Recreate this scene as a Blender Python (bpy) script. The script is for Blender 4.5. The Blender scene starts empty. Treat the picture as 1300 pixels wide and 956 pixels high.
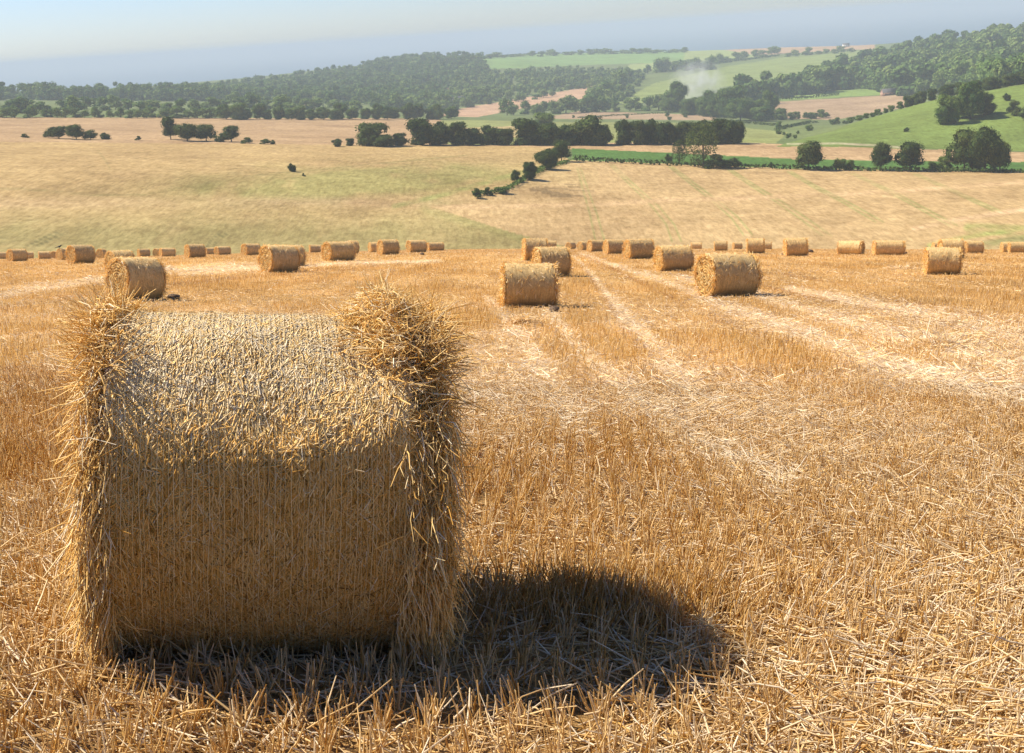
import bpy, math, random
import numpy as np
from mathutils import Vector, Matrix
random.seed(7); rng = np.random.default_rng(11)
PI = math.pi; R_ = math.radians
sc = bpy.context.scene; COL = sc.collection

# ------------------------------------------------------------------ camera
CZ = 150.0                      # eye height above the sea
F = 1600.0                      # focal length in photograph pixels (1300 wide)
PITCH = math.atan((478 - 41) / F); ROLL = R_(3.75)
FW = np.array([0, math.cos(PITCH), -math.sin(PITCH)])
U0 = np.array([0, math.sin(PITCH), math.cos(PITCH)]); R0 = np.array([1.0, 0, 0])
RT = math.cos(ROLL) * R0 - math.sin(ROLL) * U0
UP = math.sin(ROLL) * R0 + math.cos(ROLL) * U0
EYE = np.array([0, 0, CZ])
cam = bpy.data.cameras.new('camera'); co = bpy.data.objects.new('camera', cam); COL.objects.link(co)
M = Matrix.Identity(4)
for i in range(3):
    M[i][0] = RT[i]; M[i][1] = UP[i]; M[i][2] = -FW[i]; M[i][3] = EYE[i]
co.matrix_world = M
cam.sensor_width = 36; cam.lens = 36 * F / 1300; cam.clip_start = .05; cam.clip_end = 90000
sc.camera = co

def ray(px, py):
    v = FW + RT * ((px - 650) / F) + UP * (-(py - 478) / F)
    return v
def project(x, y, z):
    dx, dy, dz = x, y, z - CZ
    dep = dx * FW[0] + dy * FW[1] + dz * FW[2]
    dep_s = np.where(dep > .05, dep, .05)
    u = (dx * RT[0] + dy * RT[1] + dz * RT[2]) / dep_s
    v = (dx * UP[0] + dy * UP[1] + dz * UP[2]) / dep_s
    return 650 + F * u, 478 - F * v, dep

# ------------------------------------------------------------------ noise
_perm = rng.random((256, 256))
def vnoise(x, y):
    x = np.asarray(x, float); y = np.asarray(y, float)
    xi = np.floor(x).astype(int); yi = np.floor(y).astype(int)
    fx = x - xi; fy = y - yi; fx = fx * fx * (3 - 2 * fx); fy = fy * fy * (3 - 2 * fy)
    a = _perm[xi & 255, yi & 255]; b = _perm[(xi + 1) & 255, yi & 255]
    c = _perm[xi & 255, (yi + 1) & 255]; d = _perm[(xi + 1) & 255, (yi + 1) & 255]
    return (a * (1 - fx) + b * fx) * (1 - fy) + (c * (1 - fx) + d * fx) * fy
def fbm(x, y, o=4):
    s = 0; a = .5; t = 0
    for i in range(o):
        s = s + a * vnoise(x * 2**i + 17.3 * i, y * 2**i + 9.1 * i); t += a; a *= .5
    return s / t

# ------------------------------------------------------------------ terrain
CP = [-250, 0, 150, 300, 450, 600, 750, 900, 1000, 1100, 1200, 1300, 1550]
RINGS = [
 (36,  [386,387,388,389,390,390,390,390,390,390,390,390,390]),
 (58,  [352,352,351,350,349,349,349,349,349,349,349,349,349]),
 (87,  [337,336,334,331,330,329,329,329,329,329,330,330,330]),
 (120, [334,333,330,326,323,321.5,321.5,321.5,322,323,323,323,323]),
 (155, [332,331.5,328,324.5,321,319,319,319,319,320,320.5,320.5,320.5]),
 (200, [331,330,327,323,320,317.5,317,317,317,317.5,318,318,318]),
 (240, [330.5,329.5,326.5,322.5,319.5,317,316.5,316.5,316.5,317,317,317,317]),
 (280, [336,335,332,328,324,321,320,320,320,320,320,320,320]),
 (330, [322,320,318,316,314,313,314,314,314,314,314,312,312]),
 (360, [290,287,284,282,281,282,284,284,284,284,283,283,283]),
 (400, [254,252,251,250,251,254,257,257,257,257,256,255,255]),
 (430, [229,228,227,227,229,233,238,241,241,241,240,238,238]),
 (500, [202,200,200,201,203,206,209,213,214,216,217,218,220]),
 (600, [181,179,180,181,184,185,184,183,184,186,189,193,196]),
 (800, [164,162,163,164,167,169,170,172,175,152,126,108,85]),
 (1000,[150,148,149,150,153,157,158,159,162,158,134,116,92]),
 (1300,[138,137,138,139,142,146,150,150,149,148,130,112,86]),
 (1600,[131,130,131,132,136,140,137,132,126,121,112,98,75]),
 (2000,[125,124,124,124,124,121,115,112,108,100,84,66,48]),
 (2500,[120,119,118,114,103,94,95,90,86,80,64,47,30]),
 (3000,[117,116,113,103,88,75,82,76,71,66,54,40,22]),
 (3600,[116,116,112,100,84,72,67,64,60,57,50,37,20]),
]
NA, ND = 700, 1000
AZ = np.linspace(R_(-32), R_(32), NA)
LD = np.linspace(math.log(1.4), math.log(3600), ND)
def pchip(xs, ys, xq):
    xs = np.asarray(xs, float); ys = np.asarray(ys, float)
    h = np.diff(xs); dl = np.diff(ys) / h; m = np.zeros(len(xs))
    for i in range(1, len(xs) - 1):
        if dl[i-1] * dl[i] > 0:
            w1 = 2*h[i] + h[i-1]; w2 = h[i] + 2*h[i-1]
            m[i] = (w1 + w2) / (w1/dl[i-1] + w2/dl[i])
    m[0] = dl[0]; m[-1] = dl[-1]
    xq = np.clip(xq, xs[0], xs[-1]); k = np.clip(np.searchsorted(xs, xq) - 1, 0, len(xs) - 2)
    t = (xq - xs[k]) / h[k]
    return ((1+2*t)*(1-t)**2*ys[k] + t*(1-t)**2*h[k]*m[k] + t*t*(3-2*t)*ys[k+1] + t*t*(t-1)*h[k]*m[k+1])
def ring_z(d, pys):
    azs, zs = [], []
    for px, py in zip(CP, pys):
        v = ray(px, py); hl = math.hypot(v[0], v[1])
        azs.append(math.atan2(v[0], v[1])); zs.append(d * v[2] / hl)
    return pchip(azs, zs, AZ)
allr = [(d, [325 + 2347/d] * len(CP)) for d in (1.4, 2.4, 4.6, 7, 10, 15, 20, 28)] + RINGS
RZ = np.array([ring_z(d, p) for d, p in allr]); RL = np.log([d for d, _ in allr])
ZT = np.array([pchip(RL, RZ[:, j], LD) for j in range(NA)])          # [az, d]
Z00 = -1.42
def terr(x, y):
    x = np.asarray(x, float); y = np.asarray(y, float)
    d = np.maximum(np.hypot(x, y), 1e-6); az = np.arctan2(x, y)
    azc = np.clip(az, AZ[0], AZ[-1]); dc = np.clip(d, 1.4, 3599)
    fi = (azc - AZ[0]) / (AZ[-1] - AZ[0]) * (NA - 1.001); fj = (np.log(dc) - LD[0]) / (LD[-1] - LD[0]) * (ND - 1.001)
    i = fi.astype(int); j = fj.astype(int); a = fi - i; b = fj - j
    z = (ZT[i, j]*(1-a)*(1-b) + ZT[i+1, j]*a*(1-b) + ZT[i, j+1]*(1-a)*b + ZT[i+1, j+1]*a*b)
    z = np.where(d < 1.4, Z00 + (z - Z00) * d / 1.4, z)
    ex = np.clip(np.abs(az) - AZ[-1], 0, PI)
    w = .15 + .85 * (.5 + .5 * np.cos(np.clip(ex / R_(110), 0, 1) * PI))
    z = Z00 + (z - Z00) * w
    t = np.clip((d - 3600) / 1400, 0, 1)
    z = z - 190 * t * t * (3 - 2*t) * np.where(d > 3600, 1, 0)
    m = np.clip((d - 2) / 6, 0, 1)
    z = z + (fbm(x*.9, y*.35) - .5) * .035 * m * np.clip(3 - d/60, 0, 1)
    z = z + (fbm(x/60., y/60.) - .5) * 1.6 * np.clip((d - 300) / 200, 0, 1)
    return CZ + z
def hit(px, py, dmin=2.0, dmax=3600.0):
    v = ray(px, py); hl = math.hypot(v[0], v[1]); v = v / hl
    ds = np.exp(np.linspace(math.log(dmin), math.log(dmax), 420))
    for q in range(2):
        g = CZ + ds * v[2] - terr(ds * v[0], ds * v[1]); k = np.where(g <= 0)[0]
        k = int(k[0]) if len(k) else int(np.argmin(g / ds))
        d = ds[k]
        if q == 0: ds = np.linspace(ds[max(k-1, 0)], ds[k] * 1.0001, 40)
    return d * v[0], d * v[1], float(terr(d * v[0], d * v[1]))
def depth(x, y, z): return x*FW[0] + y*FW[1] + (z - CZ)*FW[2]

# ------------------------------------------------------------------ mesh helpers
def mesh(name, V, Fq, mat=None, attrs=None, smooth=False, cols=None, mats=None, midx=None):
    V = np.asarray(V, np.float32); Fq = np.asarray(Fq, np.int32)
    me = bpy.data.meshes.new(name); n = Fq.shape[1]
    me.vertices.add(len(V)); me.vertices.foreach_set('co', V.ravel())
    me.loops.add(Fq.size); me.loops.foreach_set('vertex_index', Fq.ravel())
    me.polygons.add(len(Fq)); me.polygons.foreach_set('loop_start', np.arange(0, Fq.size, n, dtype=np.int32))
    if smooth: me.polygons.foreach_set('use_smooth', np.ones(len(Fq), bool))
    me.update(calc_edges=True)
    if attrs:
        for k, (dom, arr) in attrs.items():
            a = me.attributes.new(k, 'FLOAT', dom); a.data.foreach_set('value', np.asarray(arr, np.float32).ravel())
    if cols is not None:
        a = me.color_attributes.new('Col', 'FLOAT_COLOR', 'POINT')
        c = np.ones((len(V), 4), np.float32); c[:, :3] = cols; a.data.foreach_set('color', c.ravel())
    for m in (mats or ([mat] if mat else [])): me.materials.append(m)
    if midx is not None: me.polygons.foreach_set('material_index', np.asarray(midx, np.int32))
    return me
def link(name, me, parent=None, loc=None):
    o = bpy.data.objects.new(name, me); COL.objects.link(o)
    if parent: o.parent = parent
    if loc is not None: o.location = loc
    return o
def tag(o, label=None, cat=None, group=None, kind=None):
    if label: o['label'] = label
    if cat: o['category'] = cat
    if group: o['group'] = group
    if kind: o['kind'] = kind
    return o
def thing(name, label, cat, loc=(0, 0, 0), group=None):
    return tag(link(name, None, None, loc), label, cat, group)
def dup(root, label=None, group=None):
    r = root.copy(); COL.objects.link(r)
    if label: r['label'] = label
    if group: r['group'] = group
    for ch in list(root.children):
        c = ch.copy(); COL.objects.link(c); c.parent = r
        for g in ch.children:
            e = g.copy(); COL.objects.link(e); e.parent = c
    return r
class Buf:
    def __init__(s): s.V = []; s.F = []; s.A = []; s.n = 0
    def add(s, V, Fq, t=0.5):
        V = np.asarray(V, np.float32); Fq = np.asarray(Fq, np.int64)
        s.V.append(V); s.F.append(Fq + s.n); s.n += len(V)
        s.A.append(np.broadcast_to(np.asarray(t, np.float32), (len(Fq),)) if np.ndim(t) == 0 else np.asarray(t, np.float32))
    def mesh(s, name, mat, smooth=False):
        return mesh(name, np.concatenate(s.V), np.concatenate(s.F), mat, {'tint': ('FACE', np.concatenate(s.A))}, smooth)

def unit(v): return v / np.maximum(np.linalg.norm(v, axis=-1, keepdims=True), 1e-9)
def straws(P, D, L, W, tint, bend=None, solid=True, nrm=None):
    """P roots Nx3, D directions, L lengths, W widths; bend Nx3 offset of the middle."""
    N = len(P); D = unit(D); L = np.broadcast_to(L, (N,)); W = np.broadcast_to(W, (N,))
    r = unit(rng.normal(size=(N, 3))) if nrm is None else nrm; A = unit(np.cross(D, r)); B = np.cross(D, A)
    if nrm is not None: B = B * .3
    tip = P + D * L[:, None]; mid = (P + tip) / 2 + (bend if bend is not None else 0)
    if solid:
        ring = []
        for q, (c, s) in enumerate(((P, 1.0), (mid, .95), (tip, .6))):
            for k in range(3):
                a = 2*PI*k/3 + (PI/2 if nrm is not None else 0)
                ring.append(c + (A*math.cos(a) + B*math.sin(a)) * (W*s*.5)[:, None])
        V = np.stack(ring, 1).reshape(-1, 3); b = (np.arange(N) * 9)[:, None]; Fs = []
        for q in (0, 3):
            for k in range(3):
                k2 = (k+1) % 3; Fs.append(np.concatenate([b+q+k, b+q+k2, b+q+3+k2, b+q+3+k], 1))
        Fq = np.stack(Fs, 1).reshape(-1, 4)
        return V, Fq, np.repeat(tint, 6)
    V = np.stack([P - A*(W*.5)[:, None], P + A*(W*.5)[:, None], tip + A*(W*.4)[:, None], tip - A*(W*.4)[:, None]], 1).reshape(-1, 3)
    b = (np.arange(N) * 4)[:, None]
    return V, np.concatenate([b, b+1, b+2, b+3], 1), np.asarray(tint)

# ------------------------------------------------------------------ materials
def newmat(name):
    m = bpy.data.materials.new(name); m.use_nodes = True; nt = m.node_tree
    b = nt.nodes['Principled BSDF']; b.inputs['Roughness'].default_value = .9
    b.inputs['Specular IOR Level'].default_value = .2
    return m, nt, b
def ramp(nt, stops, fac=None):
    r = nt.nodes.new('ShaderNodeValToRGB'); e = r.color_ramp.elements
    e[0].position, e[0].color = stops[0][0], (*stops[0][1], 1); e[1].position, e[1].color = stops[-1][0], (*stops[-1][1], 1)
    for p, c in stops[1:-1]:
        x = e.new(p); x.color = (*c, 1)
    if fac: nt.links.new(fac, r.inputs['Fac'])
    return r
def attr(nt, name):
    a = nt.nodes.new('ShaderNodeAttribute'); a.attribute_name = name; return a
def noise(nt, scale, detail=4, vec=None, rough=.6):
    n = nt.nodes.new('ShaderNodeTexNoise'); n.inputs['Scale'].default_value = scale; n.inputs['Detail'].default_value = detail
    n.inputs['Roughness'].default_value = rough
    if vec: nt.links.new(vec, n.inputs['Vector'])
    return n
def mixc(nt, a, b, fac, mode='MIX'):
    m = nt.nodes.new('ShaderNodeMix'); m.data_type = 'RGBA'; m.blend_type = mode
    for s, v in ((m.inputs['Factor'], fac), (m.inputs['A'], a), (m.inputs['B'], b)):
        if isinstance(v, (int, float)): s.default_value = v
        elif isinstance(v, tuple): s.default_value = (*v, 1)
        else: nt.links.new(v, s)
    return m.outputs['Result']
def mathn(nt, op, a, b=0.0, clamp=False):
    m = nt.nodes.new('ShaderNodeMath'); m.operation = op; m.use_clamp = clamp
    for s, v in zip(m.inputs, (a, b)):
        if isinstance(v, (int, float)): s.default_value = v
        else: nt.links.new(v, s)
    return m.outputs[0]
def mapped(nt, scale, rot=(0, 0, 0), obj=True):
    tc = nt.nodes.new('ShaderNodeTexCoord'); mp = nt.nodes.new('ShaderNodeMapping')
    nt.links.new(tc.outputs['Object'], mp.inputs['Vector']); mp.inputs['Scale'].default_value = scale; mp.inputs['Rotation'].default_value = rot
    return mp.outputs['Vector']
def translucent(nt, b, col, fac):
    t = nt.nodes.new('ShaderNodeBsdfTranslucent'); nt.links.new(col, t.inputs['Color'])
    mx = nt.nodes.new('ShaderNodeMixShader'); mx.inputs[0].default_value = fac
    nt.links.new(b.outputs[0], mx.inputs[1]); nt.links.new(t.outputs[0], mx.inputs[2])
    nt.links.new(mx.outputs[0], nt.nodes['Material Output'].inputs['Surface'])

def straw_mat(name, stops, rough=.45, spec=.32, tr=.32):
    m, nt, b = newmat(name); a = attr(nt, 'tint'); r = ramp(nt, stops, a.outputs['Fac'])
    n = noise(nt, 60, 2, mapped(nt, (1, 1, 1))); k = mathn(nt, 'MULTIPLY_ADD', n.outputs['Fac'], .5); nt.nodes[-1].inputs[2].default_value = .75
    c = mixc(nt, r.outputs['Color'], (1, 1, 1), 0.0); mm = mixc(nt, c, k, 1.0, 'MULTIPLY')
    nt.links.new(mm, b.inputs['Base Color']); b.inputs['Roughness'].default_value = rough; b.inputs['Specular IOR Level'].default_value = spec
    translucent(nt, b, mm, tr); return m
STRAW = [(0, (.22, .10, .02)), (.25, (.48, .24, .045)), (.5, (.67, .40, .11)), (.75, (.80, .575, .27)), (1, (.88, .74, .52))]
M_stub = straw_mat('stubble_straw', STRAW)
M_bale = straw_mat('bale_straw', [(0, (.26, .13, .025)), (.25, (.66, .355, .07)), (.5, (.87, .54, .16)), (.75, (.93, .69, .31)), (1, (.92, .79, .56))], .6, .15, .18)

def make_ground_mat():
    m, nt, b = newmat('field_ground'); a = attr(nt, 'Col')
    n1 = noise(nt, 1, 5, mapped(nt, (.02, .02, .02)))
    n2 = noise(nt, 1, 5, mapped(nt, (.9, .12, .5), (0, 0, R_(-4))), .7)
    n3 = noise(nt, 14, 6, mapped(nt, (1, 1, 1)), .75)
    k = ramp(nt, [(.3, (.80, .78, .76)), (.5, (1, 1, 1)), (.7, (1.16, 1.18, 1.2))], n1.outputs['Fac'])
    c = mixc(nt, a.outputs['Color'], k.outputs['Color'], 1.0, 'MULTIPLY')
    near = attr(nt, 'near')
    k2 = ramp(nt, [(.25, (.72, .66, .6)), (.5, (1, 1, 1)), (.75, (1.25, 1.3, 1.4))], n2.outputs['Fac'])
    c = mixc(nt, c, mixc(nt, c, k2.outputs['Color'], 1.0, 'MULTIPLY'), .75)
    n4 = noise(nt, 1, 5, mapped(nt, (.11, .11, .11)), .75)
    k4 = ramp(nt, [(.34, (.66, .64, .56)), (.5, (1, 1, 1)), (.66, (1.28, 1.28, 1.32))], n4.outputs['Fac'])
    c = mixc(nt, c, k4.outputs['Color'], .5, 'MULTIPLY')
    n5 = noise(nt, 1, 3, mapped(nt, (.6, .22, .6)), .8)
    k5 = ramp(nt, [(.35, (.80, .78, .74)), (.5, (1, 1, 1)), (.65, (1.16, 1.16, 1.18))], n5.outputs['Fac'])
    c = mixc(nt, c, k5.outputs['Color'], 1.0, 'MULTIPLY')
    k3 = ramp(nt, [(.3, (.4, .34, .28)), (.52, (1, 1, 1)), (.72, (1.5, 1.55, 1.6))], n3.outputs['Fac'])
    c = mixc(nt, c, mixc(nt, c, k3.outputs['Color'], 1.0, 'MULTIPLY'), near.outputs['Fac'])
    nt.links.new(c, b.inputs['Base Color']); b.inputs['Roughness'].default_value = 1; b.inputs['Specular IOR Level'].default_value = .05
    bp = nt.nodes.new('ShaderNodeBump'); bp.inputs['Distance'].default_value = .08; bp.inputs['Strength'].default_value = .7
    nt.links.new(n3.outputs['Fac'], bp.inputs['Height']); nt.links.new(bp.outputs[0], b.inputs['Normal'])
    return m
M_ground = make_ground_mat()

def leaf_mat(name, lo, mid, hi):
    m, nt, b = newmat(name); a = attr(nt, 'tint'); oi = nt.nodes.new('ShaderNodeObjectInfo')
    f = mathn(nt, 'ADD', a.outputs['Fac'], mathn(nt, 'MULTIPLY', mathn(nt, 'SUBTRACT', oi.outputs['Random'], .5), .45), True)
    r = ramp(nt, [(0, lo), (.5, mid), (1, hi)], f)
    nt.links.new(r.outputs['Color'], b.inputs['Base Color']); b.inputs['Roughness'].default_value = .95; b.inputs['Specular IOR Level'].default_value = .05
    translucent(nt, b, r.outputs['Color'], .2); return m
M_leaf = leaf_mat('tree_leaves', (.05, .10, .02), (.10, .16, .034), (.18, .24, .055))
M_leafdark = leaf_mat('dark_leaves', (.035, .06, .015), (.065, .10, .024), (.13, .16, .04))
M_wood = leaf_mat('woodland_leaves', (.07, .13, .03), (.13, .205, .05), (.22, .28, .075))
def plain(name, col, rough=.9, nscale=3., amt=.3):
    m, nt, b = newmat(name); n = noise(nt, nscale, 4, mapped(nt, (1, 1, 1)))
    r = ramp(nt, [(.3, tuple(c*(1-amt) for c in col)), (.7, tuple(min(1, c*(1+amt)) for c in col))], n.outputs['Fac'])
    nt.links.new(r.outputs['Color'], b.inputs['Base Color']); b.inputs['Roughness'].default_value = rough; return m
M_bark = plain('bark', (.09, .065, .045)); M_tile = plain('clay_roof', (.26, .12, .075)); M_slate = plain('slate_roof', (.16, .15, .15))
M_brick = plain('brick_wall', (.33, .2, .14)); M_render = plain('pale_wall', (.7, .68, .62), amt=.08); M_glass = plain('window_glass', (.05, .06, .07), .2)
M_feather = plain('black_feathers', (.015, .015, .018), .5); M_soil = plain('dry_soil', (.12, .08, .05), nscale=20)

# ------------------------------------------------------------------ ground sheet with its fields
def inpoly(px, py, poly):
    ins = np.zeros(px.shape, bool); n = len(poly)
    for i in range(n):
        x1, y1 = poly[i]; x2, y2 = poly[(i+1) % n]
        if y1 == y2: continue
        c = ((y1 > py) != (y2 > py)) & (px < (x2-x1) * (py-y1) / (y2-y1) + x1)
        ins ^= c
    return ins
def linedist(px, py, pts):
    best = np.full(px.shape, 1e9)
    for (x1, y1), (x2, y2) in zip(pts[:-1], pts[1:]):
        dx, dy = x2-x1, y2-y1; t = np.clip(((px-x1)*dx + (py-y1)*dy) / (dx*dx+dy*dy), 0, 1)
        best = np.minimum(best, np.hypot(px - x1 - t*dx, py - y1 - t*dy))
    return best
G_tan = (.38, .23, .10); G_pink = (.31, .215, .125); G_green = (.14, .20, .05); G_lush = (.07, .14, .03); G_wood = (.03, .05, .018); G_olive = (.36, .30, .12)
FIELDS = [  # polygon in view, colour, nearest and farthest distance
 ([(-400,140),(1700,0),(1700,230),(-400,230)], (.12,.15,.05), 700, 9000),
 ([(-400,340),(-400,170),(430,180),(690,182),(725,204),(656,232),(594,258),(549,263),(640,292),(672,301),(722,314),(722,340)], (.36,.25,.105), 243, 660),
 ([(725,204),(1300,217),(1700,222),(1700,345),(722,345),(722,314),(672,301),(640,292),(549,263),(594,258),(656,232)], (.385,.265,.12), 243, 560),
 ([(-400,148),(500,150),(700,155),(690,186),(430,184),(-400,176)], (.33,.22,.11), 560, 1100),
 ([(660,186),(725,189),(1010,202),(1200,205),(1700,208),(1700,192),(1300,193),(1090,187),(940,181),(660,181)], (.37,.25,.125), 480, 800),
 ([(725,188),(1010,202),(1200,205),(1700,208),(1700,222),(1300,218),(1000,214),(727,203)], G_lush, 440, 700),
 ([(985,186),(1060,165),(1150,134),(1300,107),(1700,60),(1700,193),(1300,192),(1200,190),(1090,187)], (.13,.175,.04), 560, 1000),
 ([(560,150),(720,153),(860,153),(1000,168),(985,182),(560,184)], (.20,.215,.07), 610, 1100),
 ([(560,163),(660,160),(760,166),(760,172),(560,176)], (.36,.28,.12), 610, 1100),
 ([(680,151),(735,141),(905,146),(912,153),(760,151)], G_pink, 800, 1700),
 ([(980,150),(985,129),(1146,120),(1150,136),(1060,152),(1040,152)], G_pink, 1000, 2200),
 ([(960,126),(1160,104),(1160,118),(985,128)], (.17,.24,.06), 1300, 2600),
 ([(560,150),(566,141),(700,118),(772,106),(762,122),(680,134),(600,150)], (.40,.255,.15), 1200, 2600),
 ([(780,132),(830,106),(900,88),(1000,72),(1118,62),(1112,76),(1000,100),(920,110),(870,128)], (.19,.23,.065), 1500, 3600),
 ([(614,88),(612,74),(700,66),(868,61),(872,78),(760,82)], (.16,.25,.07), 2400, 4200),
 ([(870,62),(980,57),(960,72),(880,78),(840,90),(790,90),(800,82),(868,76)], (.24,.28,.09), 2400, 4200),
 ([(960,70),(900,60),(960,57),(1110,52),(1112,62)], (.36,.24,.14), 2400, 4200),
 ([(590,97),(612,93),(614,100),(592,103)], (.22,.27,.08), 1800, 4000),
 ([(484,131),(560,130),(580,138),(480,140)], (.17,.26,.06), 1300, 3000),
 ([(1270,94),(1330,90),(1330,100),(1270,99)], (.2,.24,.07), 1200, 3000),
]
def build_ground():
    az = np.concatenate([np.linspace(-PI, R_(-27), 70)[:-1], np.linspace(R_(-27), R_(27), 1000), np.linspace(R_(27), PI, 70)[1:]])
    d = np.concatenate([[.02, .3, .6, 1.0], np.exp(np.linspace(math.log(1.4), math.log(30), 200))[:-1],
                        np.exp(np.linspace(math.log(30), math.log(3600), 760)), np.linspace(3700, 7000, 30)])
    A, D = np.meshgrid(az, d, indexing='ij'); X = D*np.sin(A); Y = D*np.cos(A); Z = terr(X, Y)
    px, py, dep = project(X, Y, Z); front = dep > .1
    C = np.zeros(X.shape + (3,)); C[:] = (.10, .13, .045)
    wob = (fbm(X/25., Y/25.) - .5) * 3
    for poly, col, d0, d1 in FIELDS:
        m = inpoly(px + wob*.5, py + wob*.4, poly) & front & (D > d0) & (D < d1); C[m] = col
    side = (~front) | (np.abs(A) > R_(27.5)); C[side & (D > 243)] = (.34, .25, .11)
    # near stubble field
    near = D < np.minimum(243, 243)
    g = fbm(X*.05, Y*.02); s = fbm(X*.55, Y*.05 + 40); far = np.clip((D-10)/50, 0, 1)
    lo = np.array([.41, .215, .06]); hi = np.array([.55, .35, .14])
    cn = lo + (hi-lo) * np.clip((.4*g + .4*s - .25) * 1.8 + .5*(.5 - tone(X, Y)), 0, 1)[..., None]
    cn = cn*far[..., None] + (np.array([.46,.28,.11])*(.75+.5*s)[..., None])*(1-far[..., None])
    C[near] = cn[near]
    def mark(pts, w, col, amt, d0, d1, soft=1.0, even=0):
        q = np.array(pts); pad = w + soft
        m = (D > d0) & (D < d1) & front & (px > q[:, 0].min()-pad) & (px < q[:, 0].max()+pad) & (py > q[:, 1].min()-pad) & (py < q[:, 1].max()+pad)
        f = np.clip((w + soft - linedist(px[m], py[m], pts)) / soft, 0, 1) * amt * (np.clip(fbm(X[m]*.03, Y[m]*.03)*2.4 - .35, .25, 1) if even else np.clip(fbm(X[m]*.15, Y[m]*.15)*2.2 - .3, 0, 1))
        C[m] = C[m] * (1-f[:, None]) + np.array(col) * f[:, None]
    pale = (.72, .55, .33)
    for pts in TRACKS:
        wv = 1.5 + np.clip((py - 320) / 18, 0, 8)
        ld = linedist(px, py, pts); f = np.clip((wv*1.4 - ld) / wv, 0, 1) * .55 * ((D < 200) & front)
        f *= np.clip(fbm(X*.7, Y*.3)*1.9 - .25, 0, 1); C[:] = C*(1-f[..., None]) + np.array(pale)*f[..., None]
    for pts in RUTS:
        wv = 1 + np.clip((py - 320) / 30, 0, 5)
        ld = linedist(px, py, pts); f = np.clip((wv*1.6 - ld) / wv, 0, 1) * .8 * ((D < 200) & front)
        f *= np.clip(fbm(X*.7 + 9, Y*.3)*1.9 - .25, 0, 1); C[:] = C*(1-f[..., None]) + np.array((.30, .14, .04))*f[..., None]
    # green flush in the left field and its greener bottom
    L = (px < 760) & (D > 243) & (D < 640) & front
    e = np.exp(-(((px-430)/190)**2 + ((py-232 + (px-430)*.05)/20)**2)) ; n = fbm(X/14., Y/30.)
    f = np.clip(e*1.6*(n*1.8 - .30), 0, .62) * L
    C[:] = C*(1-f[..., None]) + np.array((.19, .20, .055))*f[..., None]
    onl = inpoly(px, py, FIELDS[1][0]) & (D > 243) & (D < 640) & front
    f = np.clip((py - 258)/45, 0, 1) * (.25 + .9*fbm(X/8., Y/26.)) * onl; f = np.clip(f, 0, .6)
    C[:] = C*(1-f[..., None]) + np.array((.22, .205, .07))*f[..., None]
    e = np.exp(-((linedist(px, py, [(545,262),(600,276),(655,294),(700,312)]) - 6)/7)**2) * onl * .6
    e *= .5; C[:] = C*(1-e[..., None]) + np.array((.17, .20, .055))*e[..., None]
    f = np.clip(1.2 - np.abs(py - (258 - (px-0)*.004) )/9, 0, 1) * onl * .35 * fbm(X/30., Y/10.)*1.6; f = np.clip(f, 0, .6)
    C[:] = C*(1-f[..., None]) + np.array((.43, .30, .16))*f[..., None]
    dk = (.20, .17, .06)
    mark([(-20,238),(60,242),(110,247),(180,248),(230,238),(330,222),(420,214),(600,196)], .5, dk, .55, 243, 640)
    mark([(125,192),(135,205),(140,216)], .8, dk, .35, 243, 640); mark([(30,315),(60,300),(75,294)], .6, (.12,.11,.04), .8, 243, 640)
    mark([(40,316),(66,303),(80,297)], .6, (.12,.11,.04), .8, 243, 640); mark([(262,314),(270,303),(280,296)], .6, (.12,.11,.04), .8, 243, 640)
    mark([(270,314),(278,303),(288,297)], .6, (.12,.11,.04), .8, 243, 640)
    mark([(500,262),(560,248),(640,225),(690,212)], 1.5, (.2,.23,.06), .6, 243, 600, 3)
    # tramlines in the right field
    gr = (.22, .23, .07)
    for p in TRAM: mark(p, .6, gr, .62, 243, 560, 1.2, 1)
    mark([(549,263),(650,262),(760,259),(850,254),(930,252),(1010,249),(1120,244),(1200,238),(1300,231)], 1.0, (.47,.32,.16), .9, 243, 560, 3)
    mark([(1160,290),(1200,282),(1260,272),(1300,266)], 1, (.5,.34,.18), 1, 243, 560, 3); mark([(1180,312),(1230,300),(1300,290)], 1.5, (.3,.3,.09), .9, 243, 560, 3)
    mark([(1230,290),(1300,293)], 4, (.2,.25,.06), .6, 243, 560, 5); mark([(1225,316),(1260,310),(1320,301)], 4, (.12,.16,.045), .6, 243, 560, 4)
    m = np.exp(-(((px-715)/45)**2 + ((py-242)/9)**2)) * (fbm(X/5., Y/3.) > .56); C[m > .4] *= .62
    mark([(1000,183),(1060,182),(1120,185),(1160,188)], .7, (.5,.42,.28), .7, 500, 700)
    nr = np.clip((70 - D) / 50, 0, 1)
    na, nd = X.shape; idx = np.arange(na*nd).reshape(na, nd)
    Fq = np.stack([idx[:-1, :-1], idx[1:, :-1], idx[1:, 1:], idx[:-1, 1:]], -1).reshape(-1, 4)[:, ::-1]
    V = np.stack([X, Y, Z], -1).reshape(-1, 3)
    me = mesh('ground', V, Fq, M_ground, {'near': ('POINT', nr.ravel())}, True, C.reshape(-1, 3))
    tag(link('ground', me), kind='structure')
TRACKS = [[(738,322),(775,335),(830,352),(880,372),(960,402),(1060,440),(1180,478),(1330,520)],
          [(730,326),(752,350),(775,378),(800,410),(840,450),(900,520)],
          [(860,352),(940,368),(1040,400),(1180,440),(1330,478)],
          [(1000,365),(1100,385),(1330,430)],
          [(-20,378),(60,364),(150,352),(240,342),(330,336)], [(230,348),(330,340),(440,334),(560,331)],
          [(620,380),(640,400),(690,470),(740,560)], [(700,400),(760,470),(880,560),(1000,620)]]
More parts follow.
